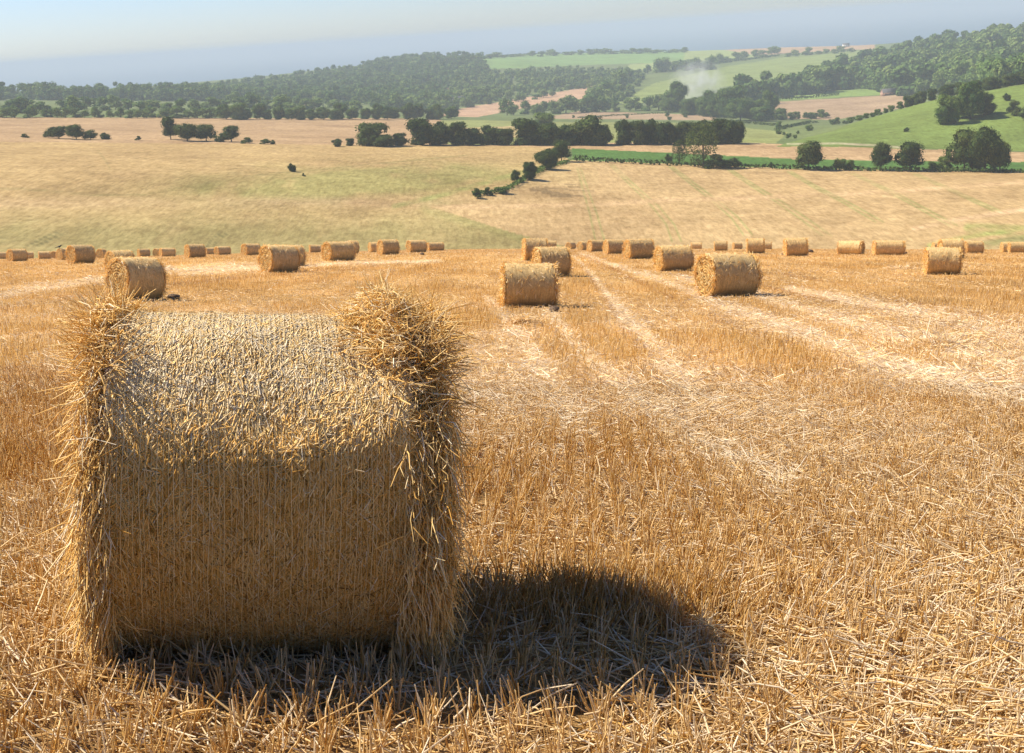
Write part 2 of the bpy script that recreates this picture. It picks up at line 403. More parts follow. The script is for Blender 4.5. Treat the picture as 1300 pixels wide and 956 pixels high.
RUTS = [[(745,326),(800,352),(860,382),(940,415),(1050,460),(1200,515)], [(745,345),(765,375),(790,412),(830,462)],
        [(980,345),(1060,360),(1130,378),(1300,412)], [(900,345),(1000,372),(1140,400),(1310,436)], [(-20,396),(120,372),(300,352),(480,338)]]
TRAM = []
for ln in ([(733,214),(740,240),(749,272),(756,306)], [(775,210),(800,235),(828,262),(846,285),(853,306)], [(850,212),(880,236),(903,254),(928,276),(944,298)],
           [(925,216),(955,237),(985,256),(1015,277),(1045,300)], [(1000,218),(1035,239),(1070,257),(1112,282)], [(1080,220),(1125,242),(1160,261),(1205,286)], [(1160,221),(1210,244),(1262,268)]):
    TRAM.append(ln); TRAM.append([(x + 4 + (y-210)*.08, y) for x, y in ln])


# ------------------------------------------------------------------ stubble and loose straw
BALE_BASE = (338, 838)
def tone(x, y):            # 0 pale trampled straw, 1 golden standing stubble
    b = np.sin((x - .055*y) * 2*PI/2.7 + 2.5*fbm(x*.25, y*.04, 2)) * np.clip(y/9 - .6, 0, 1)
    n = (fbm(x*.28 + 3, y*.15 + 8, 3) - .36) * 3.0; q = np.clip((9.2 - y)/2.2, 0, 1)
    g = np.exp(-((y - 11)/2.4)**2) * np.clip((fbm(x*.35 + 40, y*.2, 2) - .38)*4, 0, 1)
    return np.clip(n*(1 - .45*q) - .02*q + .30*b*(1-q) + .75*g, 0, 1)
def track_w(px, py):
    f = np.zeros(px.shape)
    for p in TRACKS: f = np.maximum(f, np.clip(1.5 - linedist(px, py, p) / (3 + np.clip((py-320)/14, 0, 12)), 0, 1))
    return f
def scatter(d0, d1, dens, pw=0.0, ref=12.0, cap=1e9):
    a = R_(27.5); K = 400; g = np.linspace(d0, d1, K); w = np.minimum(dens*(ref/g)**pw, cap)*g
    n = int(2*a*np.trapezoid(w, g)) if hasattr(np, 'trapezoid') else int(2*a*np.trapz(w, g))
    c = np.concatenate([[0], np.cumsum((w[1:]+w[:-1])/2)]); d = np.interp(rng.random(n)*c[-1], c, g); az = rng.uniform(-a, a, n)
    return d*np.sin(az) * (1 + .6/d), d*np.cos(az), d      # a little side margin near the camera
def build_stubble():
    st = Buf(); lo = Buf()
    def standing(d0, d1, solid, hs, ws):
        x, y, d = scatter(d0, d1, 430, 1.8, 12, 850)
        # gather stems into drill rows running away from the camera
        row = .15; k = np.round((x - .06*y) / row)
        keep_r = rng.random(len(x)) < .85
        x = np.where(keep_r, k*row + .06*y + rng.normal(0, .016, len(x)), x)
        z = terr(x, y); px, py, _ = project(x, y, z); t = tone(x, y); tw = track_w(px, py)
        fore = np.clip((6.5 - d)/2.0, 0, 1)
        pr = np.clip(.72 + .5*t - .85*tw, .06, 1); k = rng.random(len(x)) < pr
        x, y, z, d, t, tw = x[k], y[k], z[k], d[k], t[k], tw[k]; n = len(x)
        cl = fbm(x*1.7, y*1.7, 2)
        lean = np.stack([rng.normal(.08, .24, n) + (cl-.5)*1.6*(1-t), rng.normal(-.05, .24, n) + (fbm(x*1.3+30, y*1.3, 2)-.5)*1.2*(1-t), np.ones(n)], 1)
        L = hs * rng.uniform(.5, 1.2, n) * (.8 + .35*t)
        fd = np.clip((d-12)/30, 0, 1); tint = np.clip(.60 + .26*(1-t)*(1-.7*fd) + .25*(fbm(x*.5+5, y*.3, 3)-.5) + rng.normal(0, .15, n) - .04*t, .02, 1)
        W = ws * rng.uniform(.7, 1.3, n) * (1 + d*.03)
        P = np.stack([x, y, z - .01], 1)
        st.add(*straws(P, lean, L, W, tint, rng.normal(0, .006, (n, 3)), solid))
    standing(2.8, 16, True, .14, .0062); standing(16, 236, False, .14, .0062)
    n = 2600; cx = rng.normal(.35, .38, n); cy = rng.normal(5.25, .20, n) ; cl = fbm(cx*3, cy*3 + 5, 2); k = cl > .42; x, y = cx[k], cy[k]; n = len(x)
    lean = np.stack([rng.normal(.15, .35, n), rng.normal(0, .3, n), np.ones(n)], 1)
    st.add(*straws(np.stack([x, y, terr(x, y) - .01], 1), lean, rng.uniform(.10, .24, n), rng.uniform(.004, .007, n), np.clip(rng.normal(.55, .2, n), 0, 1), rng.normal(0, .01, (n, 3)), True))
    def lying(d0, d1, solid, ls, ws):
        x, y, d = scatter(d0, d1, 900, 2.3, 12, 2300)
        z = terr(x, y); px, py, _ = project(x, y, z); t = tone(x, y); tw = track_w(px, py)
        k = rng.random(len(x)) < np.clip(.70 - .62*t + .9*tw, .10, 1)
        x, y, z, d, t, tw = x[k], y[k], z[k], d[k], t[k], tw[k]; n = len(x)
        th = fbm(x*.8, y*.8, 2)*PI*2 + rng.normal(0, 1.5, n)
        el = rng.normal(.10, .22, n)
        D = np.stack([np.cos(th), np.sin(th), el], 1)
        L = ls * rng.uniform(.35, 1.3, n)
        h = rng.random(n)**2 * (.05 + .05*fbm(x*2, y*2, 2)) * (1 - .5*t)
        gz = terr(x + np.cos(th)*.1, y + np.sin(th)*.1) - z; D[:, 2] += gz / .1
        P = np.stack([x, y, z + .004 + h], 1)
        fd = np.clip((d-12)/30, 0, 1); tint = np.clip(.86 - .10*t + .1*tw - .22*fd*(1-tw) + rng.normal(0, .17, n), .05, 1)
        W = ws * rng.uniform(.6, 1.4, n) * (1 + d*.03)
        lo.add(*straws(P, D, L, W, tint, rng.normal(0, .01, (n, 3)), solid))
    lying(2.8, 14, True, .20, .0062); lying(14, 130, False, .20, .0062)
    tag(link('stubble', st.mesh('stubble', M_stub)), 'cut golden wheat stubble standing in drill rows', 'stubble', kind='stuff')
    tag(link('loose_straw', lo.mesh('loose_straw', M_stub)), 'pale loose straw lying over the stubble', 'loose straw', kind='stuff')

# ------------------------------------------------------------------ bales
def cyl(R, L, nr, nl, amp, seed, flat=.05):
    """wrapped side: tube along X, centre at origin"""
    u = np.linspace(-L/2, L/2, nl); a = np.linspace(0, 2*PI, nr, endpoint=False)
    U, A = np.meshgrid(u, a, indexing='ij')
    rr = R + (fbm(U*3 + seed, np.sin(A)*2.2 + np.cos(A)*1.3 + seed, 3) - .5) * amp
    e = np.clip((np.abs(U) / (L/2) - .93) / .07, 0, 1); rr = rr - e*e*.035*R
    z = rr*np.sin(A); z = np.where(z < -R*(1-flat), -R*(1-flat) + (z + R*(1-flat))*.2, z)
    V = np.stack([U, rr*np.cos(A), z], -1).reshape(-1, 3); idx = np.arange(nl*nr).reshape(nl, nr)
    nx = np.roll(idx, -1, 1)
    Fq = np.stack([idx[:-1], nx[:-1], nx[1:], idx[1:]], -1).reshape(-1, 4)[:, ::-1]
    return V, Fq
def side_mat(name, bands=True):
    m, nt, b = newmat(name)
    n1 = noise(nt, 5, 5, mapped(nt, (1, 1, 1)), .7); n2 = noise(nt, 45, 5, mapped(nt, (1, 1, 1)), .8); n3 = noise(nt, 1, 3, mapped(nt, (55, 3, 3)), .6)
    r = ramp(nt, [(.2, (.22, .13, .04)), (.45, (.46, .31, .12)), (.6, (.60, .44, .20)), (.8, (.76, .63, .38))], n2.outputs['Fac'])
    r3 = ramp(nt, [(.35, (.72, .70, .68)), (.5, (1, 1, 1)), (.7, (1.3, 1.32, 1.38))], n3.outputs['Fac'])
    c = mixc(nt, r.outputs['Color'], r3.outputs['Color'], .8, 'MULTIPLY')
    r1 = ramp(nt, [(.3, (.85, .8, .74)), (.7, (1.1, 1.1, 1.1))], n1.outputs['Fac'])
    c = mixc(nt, c, r1.outputs['Color'], 1.0, 'MULTIPLY'); oi = nt.nodes.new('ShaderNodeObjectInfo')
    r5 = ramp(nt, [(0, (.92, .93, .98)), (.5, (1.08, 1.08, 1.08)), (1, (1.24, 1.25, 1.28))], oi.outputs['Random']); c = mixc(nt, c, r5.outputs['Color'], 1.0, 'MULTIPLY')
    nt.links.new(c, b.inputs['Base Color']); b.inputs['Roughness'].default_value = .7
    bp = nt.nodes.new('ShaderNodeBump'); bp.inputs['Distance'].default_value = .015; bp.inputs['Strength'].default_value = .8
    nt.links.new(n2.outputs['Fac'], bp.inputs['Height']); nt.links.new(bp.outputs[0], b.inputs['Normal'])
    return m
M_side = side_mat('net_wrapped_straw'); M_net = plain('net_cord', (.60, .45, .22), .6, 40, .12)
def end_mat():
    m, nt, b = newmat('rolled_straw_end'); n2 = noise(nt, 30, 5, mapped(nt, (1, 1, 1)), .8)
    tc = nt.nodes.new('ShaderNodeTexCoord'); sp = nt.nodes.new('ShaderNodeSeparateXYZ'); nt.links.new(tc.outputs['Object'], sp.inputs[0])
    rr = mathn(nt, 'SQRT', mathn(nt, 'ADD', mathn(nt, 'POWER', sp.outputs[1], 2.0), mathn(nt, 'POWER', sp.outputs[2], 2.0)))
    an = mathn(nt, 'ARCTAN2', sp.outputs[2], sp.outputs[1])
    w = mathn(nt, 'SINE', mathn(nt, 'ADD', mathn(nt, 'MULTIPLY', rr, 75.0), mathn(nt, 'ADD', an, mathn(nt, 'MULTIPLY', n2.outputs['Fac'], 7.0))))
    k = mathn(nt, 'ADD', mathn(nt, 'MULTIPLY', w, .22), mathn(nt, 'MULTIPLY', n2.outputs['Fac'], .8))
    r = ramp(nt, [(.15, (.16, .085, .025)), (.42, (.50, .31, .10)), (.6, (.66, .45, .18)), (.85, (.78, .6, .3))], k)
    nt.links.new(r.outputs['Color'], b.inputs['Base Color'])
    bp = nt.nodes.new('ShaderNodeBump'); bp.inputs['Distance'].default_value = .04; bp.inputs['Strength'].default_value = .9
    nt.links.new(k, bp.inputs['Height']); nt.links.new(bp.outputs[0], b.inputs['Normal']); return m
M_end = end_mat()
def end_straws(R, x0, s, nface, nrim, ls, ws, solid, bias=None, rimout=.10):
    """straws on the end face at x0 (s = +1 or -1) and round its rim"""
    B = Buf()
    r = R*np.sqrt(rng.random(nface))*.99; a = rng.uniform(0, 2*PI, nface)
    P = np.stack([x0 + s*rng.uniform(-.01, .03, nface), r*np.cos(a), r*np.sin(a)], 1)
    tang = np.stack([np.zeros(nface), -np.sin(a), np.cos(a)], 1) * np.where(rng.random(nface) < .5, 1, -1)[:, None]
    D = tang + rng.normal(0, .45, (nface, 3)); D[:, 0] = s*np.abs(rng.normal(.18, .22, nface)); D[:, 2] -= .25
    L = ls*rng.uniform(.4, 1.2, nface)
    B.add(*straws(P - D*L[:, None]*.3, D, L, ws*rng.uniform(.7, 1.3, nface), np.clip(rng.normal(.52, .2, nface), 0, 1), rng.normal(0, .012, (nface, 3)), solid))
    a = rng.uniform(0, 2*PI, nrim); r = R*rng.uniform(.86, 1.0, nrim)
    P = np.stack([x0 + s*rng.uniform(-.05, .05, nrim), r*np.cos(a), r*np.sin(a)], 1)
    rad = np.stack([np.zeros(nrim), np.cos(a), np.sin(a)], 1); tg = np.stack([np.zeros(nrim), -np.sin(a), np.cos(a)], 1)
    D = rad*rng.normal(.12, .22, nrim)[:, None] + tg*rng.normal(0, .9, nrim)[:, None]; D[:, 0] += s*rng.normal(.12, .3, nrim); D[:, 2] -= .2
    L = ls*rng.uniform(.3, .9, nrim)
    B.add(*straws(P, D, L, ws*rng.uniform(.7, 1.3, nrim), np.clip(rng.normal(.6, .2, nrim), 0, 1), rng.normal(0, .012, (nrim, 3)), solid))
    return B
def disc(R, x0, s, seed, nr=40, bulge=.03):
    V = [[x0 + s*bulge, 0, 0]]; Fq = []; K = 8
    for k in range(1, K+1):
        for i in range(nr):
            a = 2*PI*i/nr; r = R*k/K*(.985 if k == K else 1)
            j = (float(vnoise(math.cos(a)*k*.9 + seed, math.sin(a)*k*.9 + seed)) - .5)*.07 if k < K else -.03
            V.append([x0 + s*(bulge*(1-(k/K)**2) + j), r*math.cos(a), max(r*math.sin(a), -R*.952)])
    V = np.array(V)
    for k in range(K):
        for i in range(nr):
            i2 = (i+1) % nr
            if k == 0: Fq.append([0, 1+i, 1+i2, 1+i2] )
            else: b0 = 1+(k-1)*nr; b1 = 1+k*nr; Fq.append([b0+i, b1+i, b1+i2, b0+i2])
    # centre fan as degenerate-free quads: merge pairs
    F2 = [f for f in Fq if f[2] != f[3]] + [[0, 1+i, 1+(i+1) % nr, 1+(i+2) % nr] for i in range(0, nr, 2)]
    F2 = np.array(F2)
    if s < 0: F2 = F2[:, ::-1]
    return V, F2
def end_mesh(name, R, x0, s, seed, nface, nrim, ls, ws, solid):
    B = end_straws(R, x0, s, nface, nrim, ls, ws, solid); V, Fd = disc(R, x0, s, seed)
    n1 = len(np.concatenate(B.F)); B.add(V, Fd, .45)
    Fall = np.concatenate(B.F); mi = np.zeros(len(Fall), int); mi[n1:] = 1
    return mesh(name, np.concatenate(B.V), Fall, None, {'tint': ('FACE', np.concatenate(B.A))}, False, None, [M_bale, M_end], mi)
BR, BL = .65, 1.2
def far_variant(seed):
    B = Buf(); V, Fq = cyl(BR, BL - .04, 56, 26, .05, seed); B.add(V, Fq, .5)
    n = 260; u = rng.uniform(-BL/2+.03, BL/2-.03, n); a = rng.uniform(-.4, PI+.4, n)
    P = np.stack([u, (BR+.0)*np.cos(a), (BR+.0)*np.sin(a)], 1); tg = np.stack([rng.normal(0, .8, n), -np.sin(a), np.cos(a)], 1)
    D = tg + np.stack([0*a, np.cos(a), np.sin(a)], 1)*.3
    n0 = len(Fq); v2, f2, t2 = straws(P, D, .13, .012, np.clip(rng.normal(.6, .2, n), 0, 1), None, False); B.add(v2, f2, t2)
    Fa = np.concatenate(B.F); mi = np.ones(len(Fa), int); mi[:n0] = 0
    me = mesh('wrapped_side', np.concatenate(B.V), Fa, None, {'tint': ('FACE', np.concatenate(B.A))}, True, None, [M_side, M_bale], mi)
    e1 = end_mesh('straw_end', BR, -BL/2, -1, seed, 700, 650, .2, .014, False)
    e2 = end_mesh('straw_end', BR, BL/2, 1, seed+5, 700, 650, .2, .014, False)
    return me, e1, e2
def orient(o, x, y, axis2, size, tiltx=0.0):
    """sit the bale on the ground: axis along axis2 (horizontal), following the slope"""
    e = .5; ax = Vector((axis2[0], axis2[1], 0)).normalized()
    def g(a, b): return float(terr(a, b))
    z = g(x, y); ax3 = Vector((ax.x*e, ax.y*e, g(x+ax.x*e, y+ax.y*e) - z)).normalized()
    pp = Vector((-ax.y, ax.x, 0)); p3 = Vector((pp.x*e, pp.y*e, g(x+pp.x*e, y+pp.y*e) - z)).normalized()
    n = ax3.cross(p3).normalized(); p3 = n.cross(ax3)
    m = Matrix((ax3, p3, n)).transposed().to_4x4(); m.translation = Vector((x, y, z)) + n*(BR*.935*size[2])
    o.matrix_world = m @ Matrix.Diagonal((size[0], size[1], size[2], 1))

# px of middle, base y, total width, height (photograph pixels), axis turn (positive: left end shows), label
BALES = [
 (2,330.5,16,9,.15,'tiny bale cut by the left edge of the photo on the field crest'),
 (22,331.5,24,17,.45,'second bale from the left edge on the crest with a pale left end'),
 (38,330,9,9,.1,'very small bale half hidden behind the second bale at far left'),
 (57,330.5,13,10.5,.0,'small dark-sided bale standing alone near the left end of the crest'),
 (70,330.5,10,9.5,.9,'faint small bale just left of the crow'),
 (80,331,15,15,.5,'small bale with a crow perched on its top'),
 (103,334.5,34,23.5,.5,'medium bale on the left crest in front of the bale with the crow'),
 (129,328,13,12.5,.8,'small bale showing its round end, between medium bale and near pair at left'),
 (153,349,37,32,.45,'bale mostly hidden behind the largest bale of the left group'),
 (173,381,70,55,.5,'largest bale at left behind the foreground bale, shaggy lit end'),
 (183,328,15,10,.3,'small bale above right shoulder of the largest left bale'),
 (200,327,11,10,.8,'small bale end-on left of a flat small bale on crest'),
 (213,327,19,11.5,.3,'small low bale on crest right of the largest left bale'),
 (248,326.5,25,18,.35,'pale bale on crest above the left straw streak'),
 (267,325.5,12,8.5,.3,'tiny bale tucked right of the pale crest bale'),
 (283,325.5,20,11.5,.5,'small bale under the dark double wheel track'),
 (319,325,24,15.5,.5,'small bale just left of the paired bales at centre left'),
 (366,338,42,27,.45,'bale hidden behind the front bale of the centre left pair'),
 (355,345.5,50,35,.5,'front bale of the centre left pair with round end lit'),
 (401,324.5,15,10,.15,'tiny bale between the centre left pair and next pair right'),
 (430,331,41,25,.5,'front bale of the pair above the foreground bale'),
 (448,323,16,16.5,.4,'bale peeping out at right behind its front neighbour above the foreground bale'),
 (475,322.5,14,13.5,.3,'small bale touching the left side of a larger bale above the straw tuft'),
 (493,323.5,27,19.5,.4,'larger bale of the touching pair above the straw tuft'),
 (529,321.5,25,15.5,.4,'left bale of the small pair right of the straw tuft'),
 (553,321.5,21,11.5,.3,'low right bale of the small pair right of the straw tuft'),
 (671,390,67,57,.06,'squarish bale seen side-on right of the foreground bale'),
 (700,351,47,39,.28,'bale directly behind the squarish side-on bale'),
 (679,331,31,28.5,.15,'third bale back in the row behind the squarish side-on bale'),
 (698,319,16,13,.2,'small bale farthest back behind the squarish bale row'),
 (725,319.5,13,9,.9,'leftmost and smallest bale in the chain at the head of the tracks'),
 (739,319.5,13,11.5,.7,'second smallest bale in the chain at the head of the tracks'),
 (756,319.5,21,15,.45,'third bale from the left in the chain at the head of the tracks'),
 (779,321,26,18.5,.4,'fourth bale from the left in the chain at the head of the tracks'),
 (811,328.5,38,24.5,.4,'rightmost and largest bale in the chain at the head of the tracks'),
 (855,344,48,33,.35,'bale left of the big round-ended bale in the middle right'),
 (884,318,12,8.5,.0,'tiny bale on crest right behind the bale beside the tracks'),
 (915,319,15,12.5,.0,'small dark bale above the big round-ended bale'),
 (936,318.5,12,8.5,.3,'tiny bale left of the upright crest bale'),
 (923,376,79,54,.5,'big bale in the middle right showing its full round straw end'),
 (959,322,21,19.5,.05,'upright looking crest bale right of the big round-ended bale'),
 (974,318,10,9.5,.0,'tiny bale touching right side of the upright looking crest bale'),
 (1010,325.5,29,23.5,.18,'bale with dark clods at its foot on the right crest'),
 (1074,319,18,12,.3,'small crest bale above the low long bale with a visible right end'),
 (1092,319,11,8,.2,'tiny crest bale right of a small crest bale at right'),
 (1080,334,32,17.5,-.3,'low long bale turned to show its dark right end'),
 (1117,321,19,16.5,.25,'crest bale above the slumped long bale'),
 (1139,320,19,14.5,.3,'crest bale right of and behind the slumped long bale'),
 (1128,339,36,18.5,.15,'slumped long bale leaning to the right by scattered straw'),
 (1188,319,9,13,.3,'sliver of a bale left behind the right-hand bale pair'),
 (1207,328,31,25,.25,'rear bale of the right-hand pair'),
 (1196,348.5,43,35.5,.14,'front bale of the right-hand pair seen side-on'),
 (1235,323,25,16,.45,'small bale with a round end right of the right-hand pair'),
 (1276,321,12,13.5,.3,'small bale left of the last bale at the right edge'),
 (1293,321,24,14.5,.2,'last bale at the right edge of the photo'),
]
def build_bales():
    vs = [far_variant(s) for s in (1, 5, 9)]
    for i, (px, by, w, h, phi, lab) in enumerate(BALES):
        if h >= 19: x, y, z = hit(px, by, 8, 230)
        else:
            dd = min(2*BR*F/h, 228); v = ray(px, by); hl = math.hypot(v[0], v[1]); x, y = dd*v[0]/hl, dd*v[1]/hl
        # contact is under the middle of the bale: base line seen is its front, step back a little
        r = math.hypot(x, y); x *= (r+.25)/r; y *= (r+.25)/r
        z = float(terr(x, y)); dep = depth(x, y, z); k = dep / F
        hh = h*k / (2*BR) * 1.02; al = math.atan2(x, y)
        wid = w*k; L = max((wid - 2*BR*hh*abs(math.sin(phi))*.95) / math.cos(phi), .7*hh) / BL
        pr = (math.cos(al), -math.sin(al)); ra = (math.sin(al), math.cos(al))
        ax = (pr[0]*math.cos(phi) + ra[0]*math.sin(phi), pr[1]*math.cos(phi) + ra[1]*math.sin(phi))
        t = thing('straw_bale', 'round straw bale, ' + lab if len(lab.split()) < 14 else lab, 'straw bale', group='round straw bales on the stubble field')
        a, b, c = vs[i % 3]
        link('wrapped_side', a, t); link('straw_end', b, t); link('straw_end', c, t)
        sg = random.choice((-1, 1)); orient(t, x, y, (ax[0]*sg, ax[1]*sg), (L, hh, hh*random.uniform(.96, 1.02)))
        t.matrix_world = t.matrix_world @ Matrix.Rotation(random.uniform(-.03, .03), 4, 'Y')
        if lab.startswith('small bale with a crow'): crow_at = (x, y, float(terr(x, y)), hh)
    return crow_at

def build_hero():
    x, y = HERO_XY; R, L = .69, 1.12
    t = thing('straw_bale', 'huge round straw bale filling the left foreground, shaggy tuft at its top right corner', 'straw bale', group='round straw bales on the stubble field')
    def bulge(U, a):
        return (fbm(np.asarray(U)*2.2 + 4, np.sin(a)*1.6 + np.cos(a) + 4, 3) - .5)*.05
    # side: core + straws pressed under the net
    u = np.linspace(-L/2, L/2, 90); a = np.linspace(0, 2*PI, 220, endpoint=False); U, A = np.meshgrid(u, a, indexing='ij')
    rr = R + bulge(U, A) + (fbm(U*30, A*25, 2)-.5)*.012 - np.clip((np.abs(U)/(L/2) - .92)/.08, 0, 1)**2*.03
    Z = np.maximum(rr*np.sin(A), -R*.95); V = np.stack([U, rr*np.cos(A), Z], -1).reshape(-1, 3)
    idx = np.arange(90*220).reshape(90, 220); nx = np.roll(idx, -1, 1)
    Fq = np.stack([idx[:-1], nx[:-1], nx[1:], idx[1:]], -1).reshape(-1, 4)[:, ::-1]
    B = Buf(); B.add(V, Fq, .4); n0 = len(Fq)
    n = 85000; u = rng.uniform(-L/2+.01, L/2-.01, n); a = rng.uniform(-PI, PI, n)
    er = np.stack([np.zeros(n), np.cos(a), np.sin(a)], 1); et = np.stack([np.zeros(n), -np.sin(a), np.cos(a)], 1); ex = np.array([1., 0, 0])
    sgn = np.where(rng.random(n) < .5, -1, 1)
    th = np.where(rng.random(n) < .6, rng.uniform(-PI/2, PI/2, n), rng.normal(0, .5, n))
    dirs = et*np.cos(th)[:, None]*sgn[:, None] + ex*np.sin(th)[:, None]
    Ls = rng.uniform(.025, .10, n); rad = R + bulge(u, a) + .008 + rng.normal(.0, .0012, n)
    C = np.stack([u, rad*np.cos(a), rad*np.sin(a)], 1)
    P = C - dirs*(Ls/2)[:, None] - er*(Ls**2/8/R + .002)[:, None]*1.0 
    bend = er*(Ls**2/8/R*np.cos(th)**2 + .0005)[:, None]
    tint = np.clip(rng.normal(.42, .2, n) + .42*np.clip((np.sin(a) - .25)*2.2, 0, 1), 0, 1)   # bright sun on the top painted in: upward-facing straws tinted paler
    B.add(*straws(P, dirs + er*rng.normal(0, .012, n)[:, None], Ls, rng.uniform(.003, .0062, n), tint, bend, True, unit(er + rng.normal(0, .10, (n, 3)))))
    V = np.concatenate(B.V); V[:, 2] = np.maximum(V[:, 2], -R*.955)
    Fa = np.concatenate(B.F); mi = np.ones(len(Fa), int); mi[:n0] = 0
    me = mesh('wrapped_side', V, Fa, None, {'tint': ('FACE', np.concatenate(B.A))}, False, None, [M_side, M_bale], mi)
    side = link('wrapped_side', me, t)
    # net: strings running round the bale with cross threads
    N = Buf(); ns = 56
    for k in range(ns):
        u0 = -L/2 + .02 + (L - .04)*k/(ns-1); a = np.linspace(0, 2*PI, 150, endpoint=False)
        uu = u0 + (vnoise(a*3 + k*7.7, a*0 + k)-.5)*.012; r = R + bulge(uu, a) + .0150 + (vnoise(a*12, a*0 + k*3.1)-.5)*.006
        w = .0013 if k % 3 else .0022; c = np.stack([uu, r*np.cos(a), np.maximum(r*np.sin(a), -R*.957)], 1)
        ring = np.stack([c + [-w/2, 0, 0], c + [w/2, 0, 0]], 1); V = ring.reshape(-1, 3); m_ = len(a)
        i = np.arange(m_); j = (i+1) % m_; N.add(V, np.stack([2*i, 2*i+1, 2*j+1, 2*j], 1), .8)
    nz = 6000; k = rng.integers(0, ns-1, nz); a = rng.uniform(-PI, PI, nz); st = (L-.04)/(ns-1)
    u1 = -L/2 + .02 + st*k; da = rng.choice([-1, 1], nz)*.035
    def pt(u, a): r = R + bulge(u, a) + .015; return np.stack([u, r*np.cos(a), np.maximum(r*np.sin(a), -R*.957)], 1)
    p, q = pt(u1, a), pt(u1+st, a+da); N.add(*straws(p, q-p, np.linalg.norm(q-p, axis=1), .0016, np.full(nz, .8), None, False))
    link('net_wrap', N.mesh('net_wrap', M_net), t)
    # shaggy ends
    for s in (-1, 1):
        E = end_straws(R, s*L/2, s, 7000, 4200, .11, .005, True)
        # straw hanging down over the rim, thick fringe
        n = 15000 if s > 0 else 11000; a = rng.uniform(-PI, PI, n)
        uo = s*(L/2 + rng.uniform(-.04, .15 if s > 0 else .08, n)); r = R*rng.uniform(.80, 1.03, n)
        P = np.stack([uo, r*np.cos(a), r*np.sin(a)], 1)
        D = np.stack([s*rng.normal(.08, .2, n), -.5*np.cos(a)*0 + rng.normal(0, .35, n), -np.abs(rng.normal(.8, .4, n))*np.where(np.sin(a) > .75, -.15, 1)], 1)
        rp = np.stack([0*a, np.cos(a), np.sin(a)], 1); D += rp*rng.normal(.04, .12, n)[:, None] + (np.sin(a) > .6)[:, None]*rng.normal(0, .6, (n, 3))*[1, 1, .4]
        Ls = rng.uniform(.05, .20, n)
        E.add(*straws(P, D, Ls, rng.uniform(.003, .0056, n), np.clip(rng.normal(.58, .2, n), 0, 1), rng.normal(0, .012, (n, 3)), True))
        # top tufts
        n, cx, cs, hh = (4600, .51, .085, .12) if s > 0 else (420, -.59, .035, .07)
        ux = rng.normal(cx, cs, n); ux = np.where(ux > .70, .58, np.maximum(ux, .30)) if s > 0 else ux
        a = rng.normal(PI*.5 - .05, .36, n)
        rise = hh*np.exp(-((ux-cx)/ (cs*1.3))**2)*rng.random(n)
        if s > 0: rise = hh*np.exp(-((ux-.49)/.10)**2)*rng.random(n)
        r = R + rise; P = np.stack([ux, r*np.cos(a), r*np.sin(a)], 1)
        D = rng.normal(0, 1, (n, 3)); D[:, 2] = D[:, 2]*.28 - .05; D[:, 0] = D[:, 0]*.8 + (.1 if s > 0 else -.05)
        sel = rng.random(n) < .05; D[sel, 2] += 1.2
        Ls = rng.uniform(.06, .20, n)
        E.add(*straws(P - unit(D)*(Ls*.4)[:, None], D, Ls, rng.uniform(.003, .0058, n), np.clip(rng.normal(.68, .18, n), 0, 1), rng.normal(0, .014, (n, 3)), True))
        V, Fd = disc(R, s*L/2, s, 3 + s, 80, .05); Fc = len(np.concatenate(E.F)); E.add(V, Fd, .4)
        Fa = np.concatenate(E.F); mi = np.zeros(len(Fa), int); mi[Fc:] = 1
        V = np.concatenate(E.V); V[:, 2] = np.maximum(V[:, 2], -R*.96)
        em = mesh('straw_end', V, Fa, None, {'tint': ('FACE', np.concatenate(E.A))}, False, None, [M_bale, M_end], mi)
        o = link('straw_end', em, t)
        if s > 0: o['label'] = 'shaggy right end with a tall tuft of loose straw'
    orient(t, x, y, HERO_AX, (1, 1, 1))
    t.matrix_world = t.matrix_world @ Matrix.Rotation(HERO_TILT, 4, 'Y')
    return t
HERO_XY = (-1.15, 4.84); HERO_AX = (math.cos(R_(10)), math.sin(R_(10))); HERO_TILT = -.04

def heap(px, py, wpx, hm, n, label, seed, tint=.72):
    x, y, z = hit(px, py, 4, 230); k = depth(x, y, z)/F; w = wpx*k/2
    X = rng.normal(0, w*.45, n); Y = rng.normal(0, w*.35, n); q = np.exp(-(X/(w*.6))**2 - (Y/(w*.5))**2)
    h = hm*q*rng.random(n)*(.6 + .8*vnoise(X*6/w + seed, Y*6/w)); gz = terr(x+X, y+Y) - z
    P = np.stack([X, Y, gz + h + .01], 1); D = rng.normal(0, 1, (n, 3)); D[:, 2] *= .25
    B = Buf(); B.add(*straws(P, D, rng.uniform(.12, .4, n), .008 + k*.35, np.clip(rng.normal(tint, .15, n), 0, 1), None, k > .002 and False or (k < .012)))
    tag(link('straw_heap', B.mesh('straw_heap', M_stub), None, (x, y, z)), label, 'straw heap')

